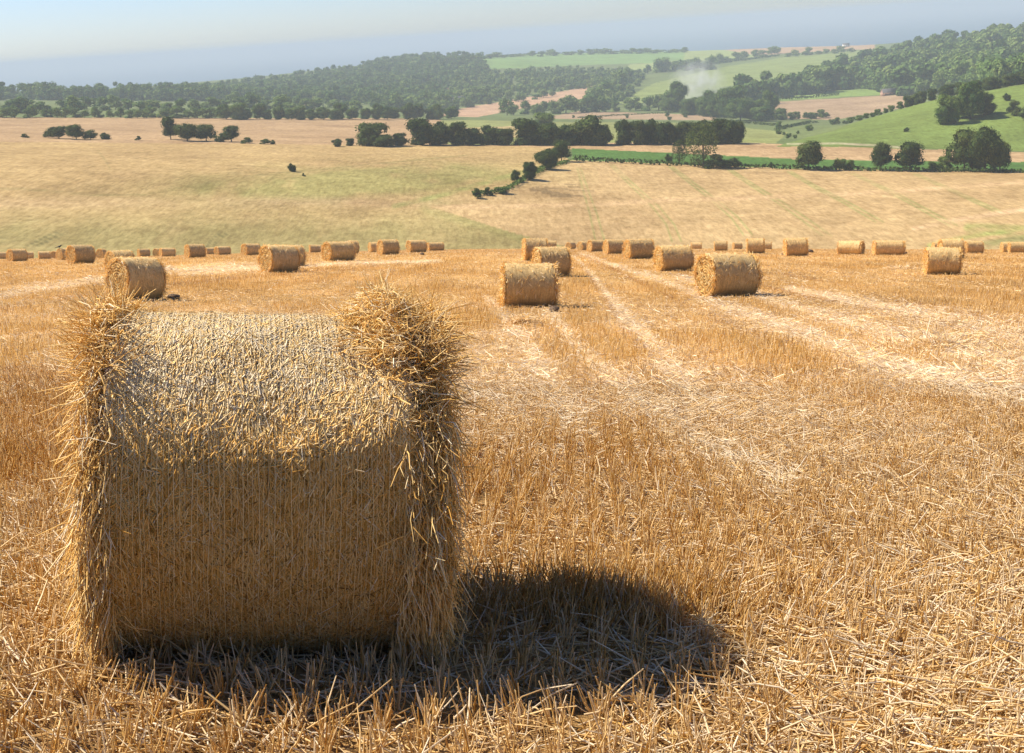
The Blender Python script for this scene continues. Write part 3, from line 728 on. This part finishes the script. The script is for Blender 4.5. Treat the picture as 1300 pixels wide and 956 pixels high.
# ------------------------------------------------------------------ trees
def crown(seed, nl, per, size, wid=.5, z0=.12, open_=0.0, shape='round'):
    """unit tree: height 1, radius wid; returns V,F,tint"""
    r = np.random.default_rng(seed); cs = []
    for i in range(nl):
        zz = z0 + .12 + (.82 - z0) * r.random()
        prof = math.sqrt(max(.05, 1 - ((zz - (z0+1)*.5) / ((1-z0)*.55))**2)) * (1 if shape == 'round' else (1.1 - .8*zz))
        a = r.uniform(0, 2*PI); q = math.sqrt(r.random()) * .72 * wid * prof
        cs.append((q*math.cos(a), q*math.sin(a), zz, r.uniform(.13, .24)*(.7 + wid)))
    cs = np.array(cs); V = []; T = []
    for c in cs:
        n = per; d = unit(r.normal(size=(n, 3))); p = c[:3] + d * c[3] * r.uniform(.72, 1.18, (n, 1)) * np.array([1, 1, .85])
        dist = np.linalg.norm((p[:, None] - cs[None, :, :3]) / np.array([1, 1, .85]), axis=2) / cs[None, :, 3]
        k = (dist < .8).sum(1) == 0; p = p[k]; d = d[k]
        if open_ > 0:
            g = vnoise(p[:, 0]*9 + seed, p[:, 2]*9 + p[:, 1]*5) > open_; p = p[g]; d = d[g]
        n = len(p)
        if not n: continue
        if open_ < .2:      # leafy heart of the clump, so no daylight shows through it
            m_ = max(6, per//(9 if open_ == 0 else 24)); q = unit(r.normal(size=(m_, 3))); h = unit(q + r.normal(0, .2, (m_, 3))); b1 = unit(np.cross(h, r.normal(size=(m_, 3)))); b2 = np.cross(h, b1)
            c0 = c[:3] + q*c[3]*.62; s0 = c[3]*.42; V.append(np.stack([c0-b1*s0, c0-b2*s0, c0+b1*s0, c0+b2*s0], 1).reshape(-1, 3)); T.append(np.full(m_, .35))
        nn = unit(d + r.normal(0, .45, (n, 3)) + [0, 0, .25]); a1 = unit(np.cross(nn, r.normal(size=(n, 3)))); a2 = np.cross(nn, a1)
        s = size * r.uniform(.6, 1.4, (n, 1)); t = r.uniform(.6, 1.0, (n, 1))
        V.append(np.stack([p - a1*s, p - a2*s*t, p + a1*s, p + a2*s*t], 1).reshape(-1, 3))
        T.append(np.clip(.5 + .26*r.normal() + r.normal(0, .12, n), 0, 1))
    V = np.concatenate(V); T = np.concatenate(T); V[:, 2] = np.maximum(V[:, 2], .0)
    F4 = np.arange(len(V)).reshape(-1, 4); return V, F4, T
def tube(B, pts, rs, n=6, t=.5):
    pts = [np.array(p, float) for p in pts]; rings = []
    for i, p in enumerate(pts):
        d = unit((pts[min(i+1, len(pts)-1)] - pts[max(i-1, 0)])); a = unit(np.cross(d, [.3, 1, .2])); b = np.cross(d, a)
        for k in range(n): rings.append(p + rs[i]*(a*math.cos(2*PI*k/n) + b*math.sin(2*PI*k/n)))
    Fq = [[i*n+k, i*n+(k+1) % n, (i+1)*n+(k+1) % n, (i+1)*n+k] for i in range(len(pts)-1) for k in range(n)]
    B.add(rings, Fq, t)
def trunk(seed, z0, top=.75, wid=.4):
    r = random.Random(seed); B = Buf(); tube(B, [(0, 0, -.03), (.005, .0, .2), (.015, .01, .45), (0, .02, top)], [.032, .024, .016, .005])
    for k in range(7):
        a = r.uniform(0, 2*PI); z = r.uniform(max(.15, z0), .5); q = wid*r.uniform(.4, .8)
        tube(B, [(.01, 0, z), (q*.5*math.cos(a), q*.5*math.sin(a), z+.14), (q*math.cos(a), q*math.sin(a), min(.9, z+.32))], [.013, .008, .003], 5)
    return B.mesh('trunk', M_bark)
PROTO = {}
def protos():
    def mk(key, mat, *args, **kw):
        lst = []
        for sd in range(3):
            V, F4, T = crown(args[0] + sd*13, *args[1:], **kw)
            lst.append((mesh('crown', V, F4, mat, {'tint': ('FACE', T)}), trunk(args[0]+sd, kw.get('z0', .12), .75, .35)))
        PROTO[key] = lst
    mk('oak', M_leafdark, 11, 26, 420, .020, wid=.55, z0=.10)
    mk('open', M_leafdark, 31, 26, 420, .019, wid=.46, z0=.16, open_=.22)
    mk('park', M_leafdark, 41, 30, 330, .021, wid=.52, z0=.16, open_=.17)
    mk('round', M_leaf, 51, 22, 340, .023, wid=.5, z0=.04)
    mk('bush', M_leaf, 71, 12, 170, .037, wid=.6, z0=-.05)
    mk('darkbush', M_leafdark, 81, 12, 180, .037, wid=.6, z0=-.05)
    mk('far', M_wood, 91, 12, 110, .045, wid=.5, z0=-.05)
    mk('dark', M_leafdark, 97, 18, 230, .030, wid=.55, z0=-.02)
TN = [0]
def tree(px, py, h, w, kind, label, group=None, dmin=245, dmax=3500, cat=None, name=None):
    x, y, z = hit(px, py, dmin, dmax); k = depth(x, y, z)/F; H = h*k; W = w*k
    base = {'oak': .55, 'park': .52, 'open': .46, 'round': .5, 'bush': .6, 'darkbush': .6, 'far': .5, 'dark': .55}[kind]
    bush = 'bush' in kind; name = name or ('bush' if bush else 'tree'); cat = cat or name
    t = thing(name, label, cat, (x, y, z - .01*H), group)
    c, tr = PROTO[kind][TN[0] % 3]; TN[0] += 1
    link('crown', c, t); link('trunk', tr, t)
    sx = W / (2*base) / 1.02; t.scale = (sx, sx, H*.98); t.rotation_euler = (0, 0, random.uniform(0, 2*PI))
    return t
def row(x0, x1, y0, y1, n, h, hv, kind, label, group, wr=1.0, dmin=245, jit=1.2, dmax=3500):
    for i in range(n):
        f = (i + random.uniform(-.3, .3)) / max(1, n-1); hh = h*(1 + random.uniform(-hv, hv))
        tree(x0 + (x1-x0)*f, y0 + (y1-y0)*f + random.uniform(-jit, jit)*.5, hh, max(hh*wr, abs(x1-x0)/n*1.35)*random.uniform(.85, 1.2), kind, label, group, dmin, dmax)

def wood(name, label, poly, d0, d1, spacing, hm, nq, seed, mat=None, hv=.3, indiv=0, group=None, tlabel=None):
    """a far wood: one mesh of low crowns; the nearest `indiv` crowns can be separate trees"""
    xs, ys = [], []
    r = np.random.default_rng(seed)
    azs = [math.atan2(ray(p[0], p[1])[0], ray(p[0], p[1])[1]) for p in poly]
    a0, a1 = min(azs)-.02, max(azs)+.02; n = int((a1-a0)*.5*(d1*d1-d0*d0)/spacing**2)
    d = np.sqrt(r.uniform(d0*d0, d1*d1, n)); az = r.uniform(a0, a1, n); x = d*np.sin(az); y = d*np.cos(az); z = terr(x, y)
    px, py, dep = project(x, y, z); k = inpoly(px, py, poly); x, y, z, d, px, py = (q[k] for q in (x, y, z, d, px, py))
    # drop the ones a slope in front hides completely
    vis = np.ones(len(x), bool)
    for t in np.linspace(.3, .97, 22):
        gx, gy = x*t, y*t; vis &= (CZ + (z + hm*1.4 - CZ)*t) > terr(gx, gy) - 0
    x, y, z, d = x[vis], y[vis], z[vis], d[vis]; o = np.argsort(d); x, y, z, d = x[o], y[o], z[o], d[o]
    protos_ = [crown(300+i+seed, 6, nq*2, .075, wid=.5, z0=-.1) for i in range(5)]
    B = Buf(); s0 = indiv
    for i in range(indiv, len(x)):
        V, F4, T = protos_[int(r.integers(5))]; h = hm*r.uniform(1-hv, 1+hv); w = h*r.uniform(.85, 1.25); a = r.uniform(0, 2*PI)
        c, s = math.cos(a), math.sin(a); V2 = np.stack([(V[:, 0]*c - V[:, 1]*s)*w + x[i], (V[:, 0]*s + V[:, 1]*c)*w + y[i], V[:, 2]*h + z[i]], 1)
        B.add(V2, F4, np.clip(T + r.normal(0, .26), 0, 1))
    if len(B.V): tag(link(name, B.mesh(name, mat or M_wood)), label, 'woodland', kind='stuff')
    for i in range(min(indiv, len(x))):
        t = thing('tree', tlabel, 'tree', (x[i], y[i], z[i]-.2), group); h = hm*r.uniform(1-hv, 1+hv); w = h*r.uniform(.85, 1.2)
        c, tr = PROTO['far'][i % 3]; link('crown', c, t); link('trunk', tr, t); t.scale = (w, w, h); t.rotation_euler = (0, 0, r.uniform(0, 6.28))
    print('WOOD', name, label, len(x))

def hedge(pts, hm, wm, label, dmin=245, dmax=3500, mat=None, q=None):
    P = []
    for (x1, y1), (x2, y2) in zip(pts[:-1], pts[1:]):
        n = max(2, int(math.hypot(x2-x1, y2-y1)/6))
        for i in range(n): P.append(hit(x1+(x2-x1)*i/n, y1+(y2-y1)*i/n, dmin, dmax))
    P.append(hit(*pts[-1], dmin, dmax)); P = np.array(P); B = Buf(); o = P[0].copy()
    for p, q_ in zip(P[:-1], P[1:]):
        l = np.linalg.norm(q_[:2]-p[:2])
        if l > 250: continue
        n = int(l*max(3, 14/(hm*hm)) + 6); f = rng.random((n, 1)); c = p + (q_-p)*f
        hgt = hm*(.65 + .7*vnoise(c[:, 0]/7, c[:, 1]/7)); c = c + np.stack([rng.normal(0, wm*.35, n), rng.normal(0, wm*.35, n), rng.random(n)**.6*hgt], 1)
        c[:, 2] = np.maximum(c[:, 2], terr(c[:, 0], c[:, 1]))
        nn = unit(rng.normal(size=(n, 3)) + [0, -.4, .6]); a1 = unit(np.cross(nn, rng.normal(size=(n, 3)))); a2 = np.cross(nn, a1); s = hm*rng.uniform(.18, .4, (n, 1))
        V = np.stack([c-a1*s, c-a2*s, c+a1*s, c+a2*s], 1).reshape(-1, 3) - o
        B.add(V, np.arange(len(V)).reshape(-1, 4), np.clip(rng.normal(.45, .15, n), 0, 1))
    tag(link('hedge', B.mesh('hedge', mat or M_leafdark), None, o), label, 'hedge')

# ------------------------------------------------------------------ small things
def box(B, c, s, t=.5):
    c = np.array(c); s = np.array(s)/2
    V = [c + s*np.array(q) for q in [(-1,-1,-1),(1,-1,-1),(1,1,-1),(-1,1,-1),(-1,-1,1),(1,-1,1),(1,1,1),(-1,1,1)]]
    B.add(V, [[0,3,2,1],[4,5,6,7],[0,1,5,4],[1,2,6,5],[2,3,7,6],[3,0,4,7]], t)
def house(px, py, wpx, label, wall=None, roof=None, rz=0, hr=1.0, dmin=900, chim=True):
    x, y, z = hit(px, py, dmin, 3500); k = depth(x, y, z)/F; w = wpx*k; dp = min(w*.6, 9); hw = min(5, max(2.6, w*.3))*hr; rh = dp*.45
    t = thing('house' if chim else 'farm_building', label, 'house' if chim else 'farm building', (x, y, z)); t.rotation_euler = (0, 0, rz)
    B = Buf(); box(B, (0, 0, hw/2-.5), (w, dp, hw+1))
    B.add([(-w/2,-dp/2,hw),(-w/2,dp/2,hw),(-w/2,0,hw+rh),(-w/2+.1,0,hw+rh)], [[0,1,3,2]]); B.add([(w/2,-dp/2,hw),(w/2,dp/2,hw),(w/2,0,hw+rh),(w/2-.1,0,hw+rh)], [[0,1,3,2]])
    link('wall', B.mesh('wall', wall or M_render), t)
    B = Buf(); o = .4
    for s in (-1, 1):
        a = [(-w/2-o, s*(dp/2+o), hw-.25), (w/2+o, s*(dp/2+o), hw-.25), (w/2+o, 0, hw+rh+.1), (-w/2-o, 0, hw+rh+.1)]
        b = [(p[0], p[1], p[2]+.2) for p in a]; B.add(a+b, [[0,1,2,3],[4,5,6,7],[0,1,5,4],[1,2,6,5],[3,0,4,7]])
    rf = link('roof', B.mesh('roof', roof or M_tile), t)
    if chim:
        B = Buf(); box(B, (w*.3, 0, hw+rh+.5), (.9, .7, 1.8)); link('chimney', B.mesh('chimney', M_brick), rf)
    for i in range(3):
        B = Buf(); box(B, (-w*.3 + w*.3*i, -dp/2-.02, hw*.55), (w*.1, .08, hw*.3)); link('window', B.mesh('window', M_glass), t)
def crow(x, y, z, s, label, yaw=0):
    B = Buf()
    for path, rs in (([(-.22,0,.16),(-.12,0,.17),(.0,0,.19),(.1,0,.23),(.16,0,.28),(.2,0,.29)], [.02,.05,.075,.065,.045,.02]),
                     ([(.2,0,.285),(.28,0,.27)], [.02,.003]), ([(-.18,0,.17),(-.4,0,.10)], [.035,.015]),
                     ([(0,.03,.14),(.01,.03,0)], [.012,.008]), ([(0,-.03,.14),(.01,-.03,0)], [.012,.008])):
        tube(B, path, rs, 8)
    o = link('crow', B.mesh('crow', M_feather, True), None, (x, y, z)); o.scale = (s, s, s); o.rotation_euler = (0, 0, yaw); tag(o, label, 'bird')
def clods():
    for i, (px, py, s, lab) in enumerate([(1027,321,.35,'dark soil clod right of the bale with clods on the right crest'), (996,324,.22,'small dark soil clod left of the bale with clods'),
                          (536,324,.2,'small dark clod below the small bale pair right of the straw tuft'), (1147,323,.25,'dark clod right of the slumped long bale'), (221,380,.16,'small dark clod right of the largest left bale'),
                          (704,396,.14,'dark clod at the right foot of the squarish bale')]):
        x, y, z = hit(px, py, 8, 235); V = []; r = np.random.default_rng(i+5)
        n, m = 10, 6
        for a in range(m+1):
            for b in range(n):
                th = PI*a/m; ph = 2*PI*b/n; q = s*(.75 + .5*r.random()); V.append((q*1.3*math.sin(th)*math.cos(ph), q*math.sin(th)*math.sin(ph), q*.7*math.cos(th)+s*.3))
        Fq = [[a*n+b, (a+1)*n+b, (a+1)*n+(b+1) % n, a*n+(b+1) % n] for a in range(m) for b in range(n)]
        B = Buf(); B.add(V, Fq); tag(link('soil_clod', B.mesh('soil_clod', M_soil), None, (x, y, z)), lab, 'soil clod')

# ------------------------------------------------------------------ light, sky, sea, air
SUN = np.array([-.82, .37, 1.0]); SUN /= np.linalg.norm(SUN)
EL = math.asin(SUN[2]); AZS = math.atan2(SUN[0], SUN[1])
def light():
    s = bpy.data.lights.new('sun', 'SUN'); s.energy = 4.8; s.angle = R_(.53); s.color = (1, .91, .77)
    o = bpy.data.objects.new('sun', s); COL.objects.link(o)
    o.rotation_euler = Vector(SUN).to_track_quat('Z', 'Y').to_euler(); o.location = (0, 0, 400)
    w = bpy.data.worlds.new('World'); sc.world = w; w.use_nodes = True; nt = w.node_tree
    sk = nt.nodes.new('ShaderNodeTexSky'); sk.sky_type = 'NISHITA'; sk.sun_disc = False; sk.sun_elevation = EL; sk.sun_rotation = AZS
    sk.air_density = 1.0; sk.dust_density = .25; sk.ozone_density = 3.0; sk.altitude = 100
    bg = nt.nodes['Background']; bg.inputs['Strength'].default_value = .064; nt.links.new(mixc(nt, sk.outputs[0], (.80, .90, 1.18), 1.0, 'MULTIPLY'), bg.inputs['Color'])
def sea():
    S = 60000; n = 24; xs = np.linspace(-S, S, n); X, Y = np.meshgrid(xs, xs, indexing='ij'); V = np.stack([X, Y, X*0], -1).reshape(-1, 3)
    idx = np.arange(n*n).reshape(n, n); Fq = np.stack([idx[:-1, :-1], idx[1:, :-1], idx[1:, 1:], idx[:-1, 1:]], -1).reshape(-1, 4)
    m, nt, b = newmat('sea_water'); n1 = noise(nt, 1, 4, mapped(nt, (.0006, .003, 1), (0, 0, R_(8))))
    r = ramp(nt, [(.35, (.03, .07, .11)), (.65, (.06, .11, .15))], n1.outputs['Fac']); nt.links.new(r.outputs['Color'], b.inputs['Base Color']); b.inputs['Roughness'].default_value = .45
    tag(link('sea', mesh('sea', V, Fq, m)), kind='structure')
HAZE = 1.9e-4
def haze():
    B = Buf(); box(B, (0, 0, (CZ+25 - 2)/2), (2*62000, 2*62000, CZ+25+2)); 
    m = bpy.data.materials.new('sea_haze'); m.use_nodes = True; nt = m.node_tree; nt.nodes.remove(nt.nodes['Principled BSDF'])
    v = nt.nodes.new('ShaderNodeVolumePrincipled'); v.inputs['Density'].default_value = HAZE; v.inputs['Color'].default_value = (.57, .66, .73, 1); v.inputs['Anisotropy'].default_value = .0
    nt.links.new(v.outputs[0], nt.nodes['Material Output'].inputs['Volume'])
    o = link('haze', B.mesh('haze', m)); tag(o, 'pale blue summer haze lying over the whole valley and sea', 'haze', kind='stuff')
def smoke():
    x, y, z = hit(886, 128, 900, 3000); k = depth(x, y, z)/F
    m = bpy.data.materials.new('thin_smoke'); m.use_nodes = True; nt = m.node_tree; nt.nodes.remove(nt.nodes['Principled BSDF'])
    tc = nt.nodes.new('ShaderNodeTexCoord'); ln = nt.nodes.new('ShaderNodeVectorMath'); ln.operation = 'LENGTH'; nt.links.new(tc.outputs['Object'], ln.inputs[0])
    nz = noise(nt, 3.0, 4, tc.outputs['Object'], .6)
    f = mathn(nt, 'SUBTRACT', 1.0, ln.outputs['Value'], True); g = mathn(nt, 'MULTIPLY', mathn(nt, 'SUBTRACT', nz.outputs['Fac'], .38, True), 3.0)
    d = mathn(nt, 'MULTIPLY', mathn(nt, 'MULTIPLY', f, g), .09)
    v = nt.nodes.new('ShaderNodeVolumePrincipled'); v.inputs['Color'].default_value = (.95, .95, .95, 1); nt.links.new(d, v.inputs['Density']); nt.links.new(v.outputs[0], nt.nodes['Material Output'].inputs['Volume'])
    V = []; n, q = 20, 10
    for a in range(q+1):
        for b in range(n): V.append((math.sin(PI*a/q)*math.cos(2*PI*b/n), math.sin(PI*a/q)*math.sin(2*PI*b/n), math.cos(PI*a/q)))
    Fq = [[a*n+b, (a+1)*n+b, (a+1)*n+(b+1) % n, a*n+(b+1) % n] for a in range(q) for b in range(n)]
    B = Buf(); B.add(V, Fq); o = link('smoke', B.mesh('smoke', m), None, (x, y, z + 20*k)); o.scale = (40*k, 24*k, 36*k)
    tag(o, 'thin white smoke drifting up behind the tree clump in the valley', 'smoke', kind='stuff')

def build_trees():
    protos()
    # hedgerow across the far side of the right field
    for a in [(893,212,49,40,'open','tall airy tree with see-through crown in the hedgerow right of centre'), (863,208,28,20,'open','thin small tree left of the tall airy hedgerow tree'),
              (849,207,11,12,'darkbush','small round bush left of the thin hedgerow tree'), (905,213,16,34,'darkbush','dark bush at the foot of the tall airy hedgerow tree'), (928,213,11,30,'darkbush','low dark bush right of the tall airy hedgerow tree'),
              (979,213,7,7,'darkbush','tiny bush in the hedgerow between airy tree and rounded tree'),
              (1027,215,32,36,'park','dark rounded tree alone, left of the two round trees on the green strip'), (1066,216,15,17,'bush','scrubby bush right of the lone rounded tree'), (1078,216,14,16,'bush','scrubby bush nearer the pair of round trees'),
              (1118,216,31,28,'park','left one of the two round dark trees on the green strip'), (1155,217,35,38,'park','right one of the two round dark trees on the green strip'),
              (1184,216,12,14,'bush','small bush right of the two round dark trees'), (1199,217,17,22,'bush','bush touching the left side of the big dark tree mass'),
              (1224,217,50,44,'park','left tree of the big dark clump at the right edge'), (1250,218,52,50,'oak','tallest middle tree of the big dark clump at the right edge'), (1269,218,36,30,'park','lower right tree of the big dark clump'),
              (713,205,25,27,'park','topmost and largest tree of the short hedge line running down the field'), (694,215,24,30,'oak','second dark tree down the short hedge line'),
              (672,228,21,24,'oak','third dark tree down the short hedge line'), (656,231,14,16,'darkbush','round bush left of the third hedge line tree'),
              (637,245,9,24,'bush','wide pale bush in the lower hedge line'), (621,248,10,14,'darkbush','small bush between wide pale bush and lowest bush'), (606,252,12,13,'darkbush','lowest dark bush at the bottom of the short hedge line'),
              (371,218,10,13,'darkbush','single dark bush standing alone in the left field'), (386,224,4,5,'darkbush','tiny dark bush just right of the lone bush in the left field'),
              (1232,151,45,34,'round','tallest tree of the clump on the green hill'), (1203,158,36,32,'round','left lumpy tree of the clump on the green hill'), (1249,146,26,30,'oak','low dark right-hand tree of the clump on the green hill'),
              (1216,150,28,26,'round','middle tree of the clump on the green hill'),
              (1278,128,9,12,'darkbush','small umbrella-shaped bush on the upper green hill'), (1286,146,17,21,'darkbush','round dark bush below the umbrella-shaped bush on the hill'), (1301,153,15,18,'darkbush','bush cut by the right edge on the green hill'),
              (1151,167,5,9,'darkbush','tiny lone bush low on the green hill')]:
        tree(*a[:5], a[5], dmin=245, dmax=1200)
    # bushes between the two left fields
    for a in [(32,175,5,12),(62,175,8,16),(75,176,15,28),(97,177,17,24),(115,177,11,22),(133,177,8,18),(175,178,5,9),(217,177,27,24),(238,179,21,32),(262,179,19,28),(294,180,19,28),(280,180,10,20),(312,182,7,18),(336,183,6,16),(346,183,5,10)]:
        tree(*a, 'darkbush' if a[2] < 13 else 'park', 'dark tree or bush in the broken row between the two left fields', 'broken row between the two left fields', dmin=400, dmax=800)
    g = 'dense dark treeline across the middle of the valley'; lb = 'dark tree in the dense line across the middle of the valley'
    for a in [(428,186,9,16),(444,185,9,14),(474,185,27,46),(488,186,14,30),(510,185,15,26),(535,184,31,42),(556,184,27,36),(578,184,27,38),(600,184,20,30),(622,184,23,34),(640,184,20,30),(668,184,32,44),(686,184,22,36),(703,184,26,38),(727,184,24,36),(750,184,35,50),(768,184,24,30)]:
        tree(*a, 'dark', lb, g, dmin=450, dmax=800)
    row(788, 938, 183.5, 182, 15, 27, .1, 'dark', 'dark tree in the even clipped-looking plantation left of the pale field strip', 'even dark plantation in the valley', .9, 450, dmax=800)
    tree(690, 166, 22, 28, 'round', 'paler tree poking up behind the dense dark treeline', dmin=620, dmax=1100)
    g = 'big tree clump below the smoke'; 
    for a in [(860,142,35,30),(849,143,18,22),(877,146,21,26),(899,148,30,30),(889,146,22,22),(930,149,38,42),(909,149,22,26),(940,153,27,36),(960,152,24,26),(978,150,32,24),(968,154,18,30),(990,152,14,18)]:
        tree(*a, 'round', 'rounded tree in the big clump below the smoke', g, dmin=650, dmax=1500)
    row(640, 735, 147, 143, 8, 17, .25, 'far', 'tree in the loose row below the sloping tan field', 'loose row below the sloping tan field', 1.1, 900)
    row(745, 850, 143, 139, 9, 18, .3, 'far', 'tree in the leafy row left of the big clump', 'leafy row left of the big clump', 1.2, 900)
    row(752, 800, 138, 104, 7, 19, .2, 'far', 'tree on the wooded bank climbing beside the sloping tan field', 'wooded bank beside the sloping tan field', 1.2, 1100)
    row(985, 1052, 153, 149, 8, 8, .3, 'bush', 'low bush in the hedge in front of the pink field', 'low hedge in front of the pink field', 1.4, 800)
    row(1056, 1150, 154, 133, 12, 7, .3, 'bush', 'low bush along the top edge of the green hill', 'bushes along the green hill edge', 1.4, 620, dmax=1100)
    row(1150, 1310, 131, 105, 15, 15, .15, 'dark', 'dark tree in the belt behind the green hill', 'dark belt behind the green hill', 1.1, 650, dmax=1300)
    row(990, 1010, 170, 176, 4, 5, .3, 'bush', 'small bush on the rough slope left of the green hill', 'small bushes left of the green hill', 1.4, 560)
    row(-10, 560, 142, 139, 34, 15, .35, 'far', 'hazy tree in the loose belt between the low trees and the wooded ridge', 'loose belt before the wooded ridge', 1.25, 1050, dmax=1700, jit=5)
    row(300, 610, 137, 128, 24, 13, .35, 'far', 'hazy tree scattered round the village roofs', 'trees round the village', 1.25, 1300, dmax=2200, jit=8)
    for a in [(728,150,4,5),(796,150,5,6),(847,148,6,8),(850,153,5,7),(870,149,8,10),(797,172,5,6),(1000,176,6,8),(1028,166,8,12),(1013,170,4,6),(989,163,9,11)]:
        tree(*a, 'bush', 'small lone bush on the valley floor fields', 'lone bushes on the valley floor', dmin=600, dmax=1400)
    row(0, 270, 149, 150, 26, 12, .25, 'far', 'low tree in the belt at the back edge of the upper left field', 'belt behind the upper left field', 1.3, 850, dmax=1300)
    row(290, 570, 152, 151, 22, 16, .25, 'round', 'rounded tree along the back edge of the upper field', 'rounded trees behind the upper field', 1.15, 850, dmax=1300)
    row(620, 868, 74, 64, 24, 5, .5, 'far', 'tiny tree on the skyline hedge above the far green field', 'skyline hedge above the far green field', 1.5, 2600)
    row(800, 990, 97, 68, 18, 8, .4, 'far', 'small tree in the diagonal hedge on the far hill', 'diagonal hedge on the far hill', 1.3, 1800)
    row(1000, 1080, 72, 66, 9, 7, .4, 'far', 'small tree in the hedge beyond the far green slope', 'hedge beyond the far green slope', 1.4, 1800)
    row(835, 905, 92, 88, 7, 14, .3, 'far', 'hazy tree near the head of the smoke', 'hazy trees near the head of the smoke', 1.2, 1700)
    row(655, 700, 130, 122, 5, 8, .3, 'far', 'small tree on the upper edge of the sloping tan field', 'trees on upper edge of sloping tan field', 1.3, 1300)
    # woods
    wood('far_wood', 'bluish wooded ridge rolling down to the sea on the left of centre', [(-80,148),(-80,125),(100,124),(240,120),(330,108),(420,95),(520,78),(612,75),(622,93),(614,100),(560,128),(480,134),(300,146)], 1750, 3590, 20, 17, 30, 3)
    wood('far_wood', 'hazy woods between the far green field and the sloping tan field', [(612,98),(700,92),(760,94),(800,93),(790,106),(700,118),(600,136),(560,142),(500,140),(560,124)], 1300, 3590, 18, 13, 30, 4)
    wood('valley_wood', 'leafy bank of trees left of the green slope behind the smoke', [(745,140),(745,122),(785,104),(815,100),(812,110),(790,130),(770,141)], 1200, 3000, 18, 13, 40, 5)
    wood('hill_wood', 'broad dense wood covering the hill at the right', [(905,140),(940,131),(1010,117),(1060,100),(1110,83),(1140,72),(1230,62),(1340,46),(1360,110),(1270,124),(1150,122),(1090,112),(1000,124),(940,138)], 1050, 3300, 19, 22, 80, 6, hv=.45, indiv=110, group='nearest crowns of the wood on the right hill', tlabel='rounded crown at the near edge of the broad wood on the right hill')
    # hedges
    hedge([(727,204),(760,206),(850,210),(1000,215),(1150,218),(1340,220)], 1.6, 1.6, 'long low dark hedge along the near edge of the bright green strip', 420, 620)
    hedge([(985,127),(1010,126),(1065,121)], 3, 2.5, 'straight dark hedge at the top of the pink field', 1100, 2300)
    hedge([(905,152),(950,157),(985,160)], 2, 2, 'thin dark hedge under the big tree clump', 650, 1300)
    hedge([(735,150),(800,146),(905,141)], 1.5, 2, 'thin hedge line above the narrow pink strip', 900, 1600)
    hedge([(600,250),(640,243),(690,216),(722,206)], 1.3, 2, 'scrubby verge linking the bushes of the short hedge line', 300, 560, M_leaf)
    hedge([(985,166),(1010,160),(1040,154)], 2, 2, 'thin hedge on the slope left of the green hill', 650, 1200)
    hedge([(614,74),(700,67),(868,61)], 4, 3, 'dark skyline hedge above the far green field', 2500, 3600)
    hedge([(840,92),(920,80),(990,71)], 4, 3, 'dark diagonal hedge across the far hill', 1800, 3400)
    # buildings
    house(391,134,9,'small brown-roofed house among trees left of centre', M_brick, M_tile, .3)
    house(402,129,8,'pale house beside the brown-roofed house among trees', M_render, M_slate, -.3)
    house(538,124,15,'red-roofed house in the hazy village', M_brick, M_tile, .1)
    house(568,118,10,'reddish house at right of the hazy village', M_brick, M_tile, -.4)
    house(583,131,16,'grey-walled long house left of the sloping tan field', M_render, M_slate, .1)
    house(520,149,13,'small terracotta roof behind the upper field', M_brick, M_tile, 0, .8)
    house(747,96,24,'long pale farm building in the hazy trees', M_render, M_slate, .1, .8, 1500, False)
    house(784,92,12,'white shed right of the long pale farm building', M_render, M_slate, .2, .8, 1500, False)
    house(1128,121,18,'low grey barn at the corner of the pink field', M_brick, M_slate, .1, .7, 1000, False)
    house(1074,56,8,'tiny white house on the far skyline field', M_render, M_slate, 0, 1, 2400, False)

light(); sea(); build_ground(); build_stubble()
ca = build_bales(); build_hero(); build_trees()
crow(ca[0]-.15, ca[1], ca[2] + 1.27*ca[3], 1.2, 'black crow perched on a small bale on the left crest', .4)
clods()
heap(665, 414, 52, .22, 900, 'small heap of loose straw in front of the squarish bale', 1)
heap(1185, 444, 110, .16, 2600, 'wide pale heap of loose straw at the right', 2, .85)
heap(207, 343, 34, .15, 500, 'pale streak of loose straw right of the largest left bale', 3, .95)
heap(1146, 341, 44, .12, 500, 'scattered straw at the foot of the slumped long bale', 4, .8)
heap(355, 334, 46, .10, 400, 'thin pale straw streak by the centre left pair of bales', 5, .95)
haze(); smoke()

vs = sc.view_settings; vs.view_transform = 'Standard'; vs.look = 'None'; vs.exposure = 0.95; vs.gamma = 1; vs.use_curve_mapping = False
sc.render.engine = 'CYCLES'
sc.cycles.max_bounces = 6; sc.cycles.diffuse_bounces = 3; sc.cycles.volume_bounces = 1; sc.cycles.transmission_bounces = 3; sc.cycles.transparent_max_bounces = 6
sc.cycles.volume_max_steps = 64
sc.cycles.sample_clamp_indirect = 4
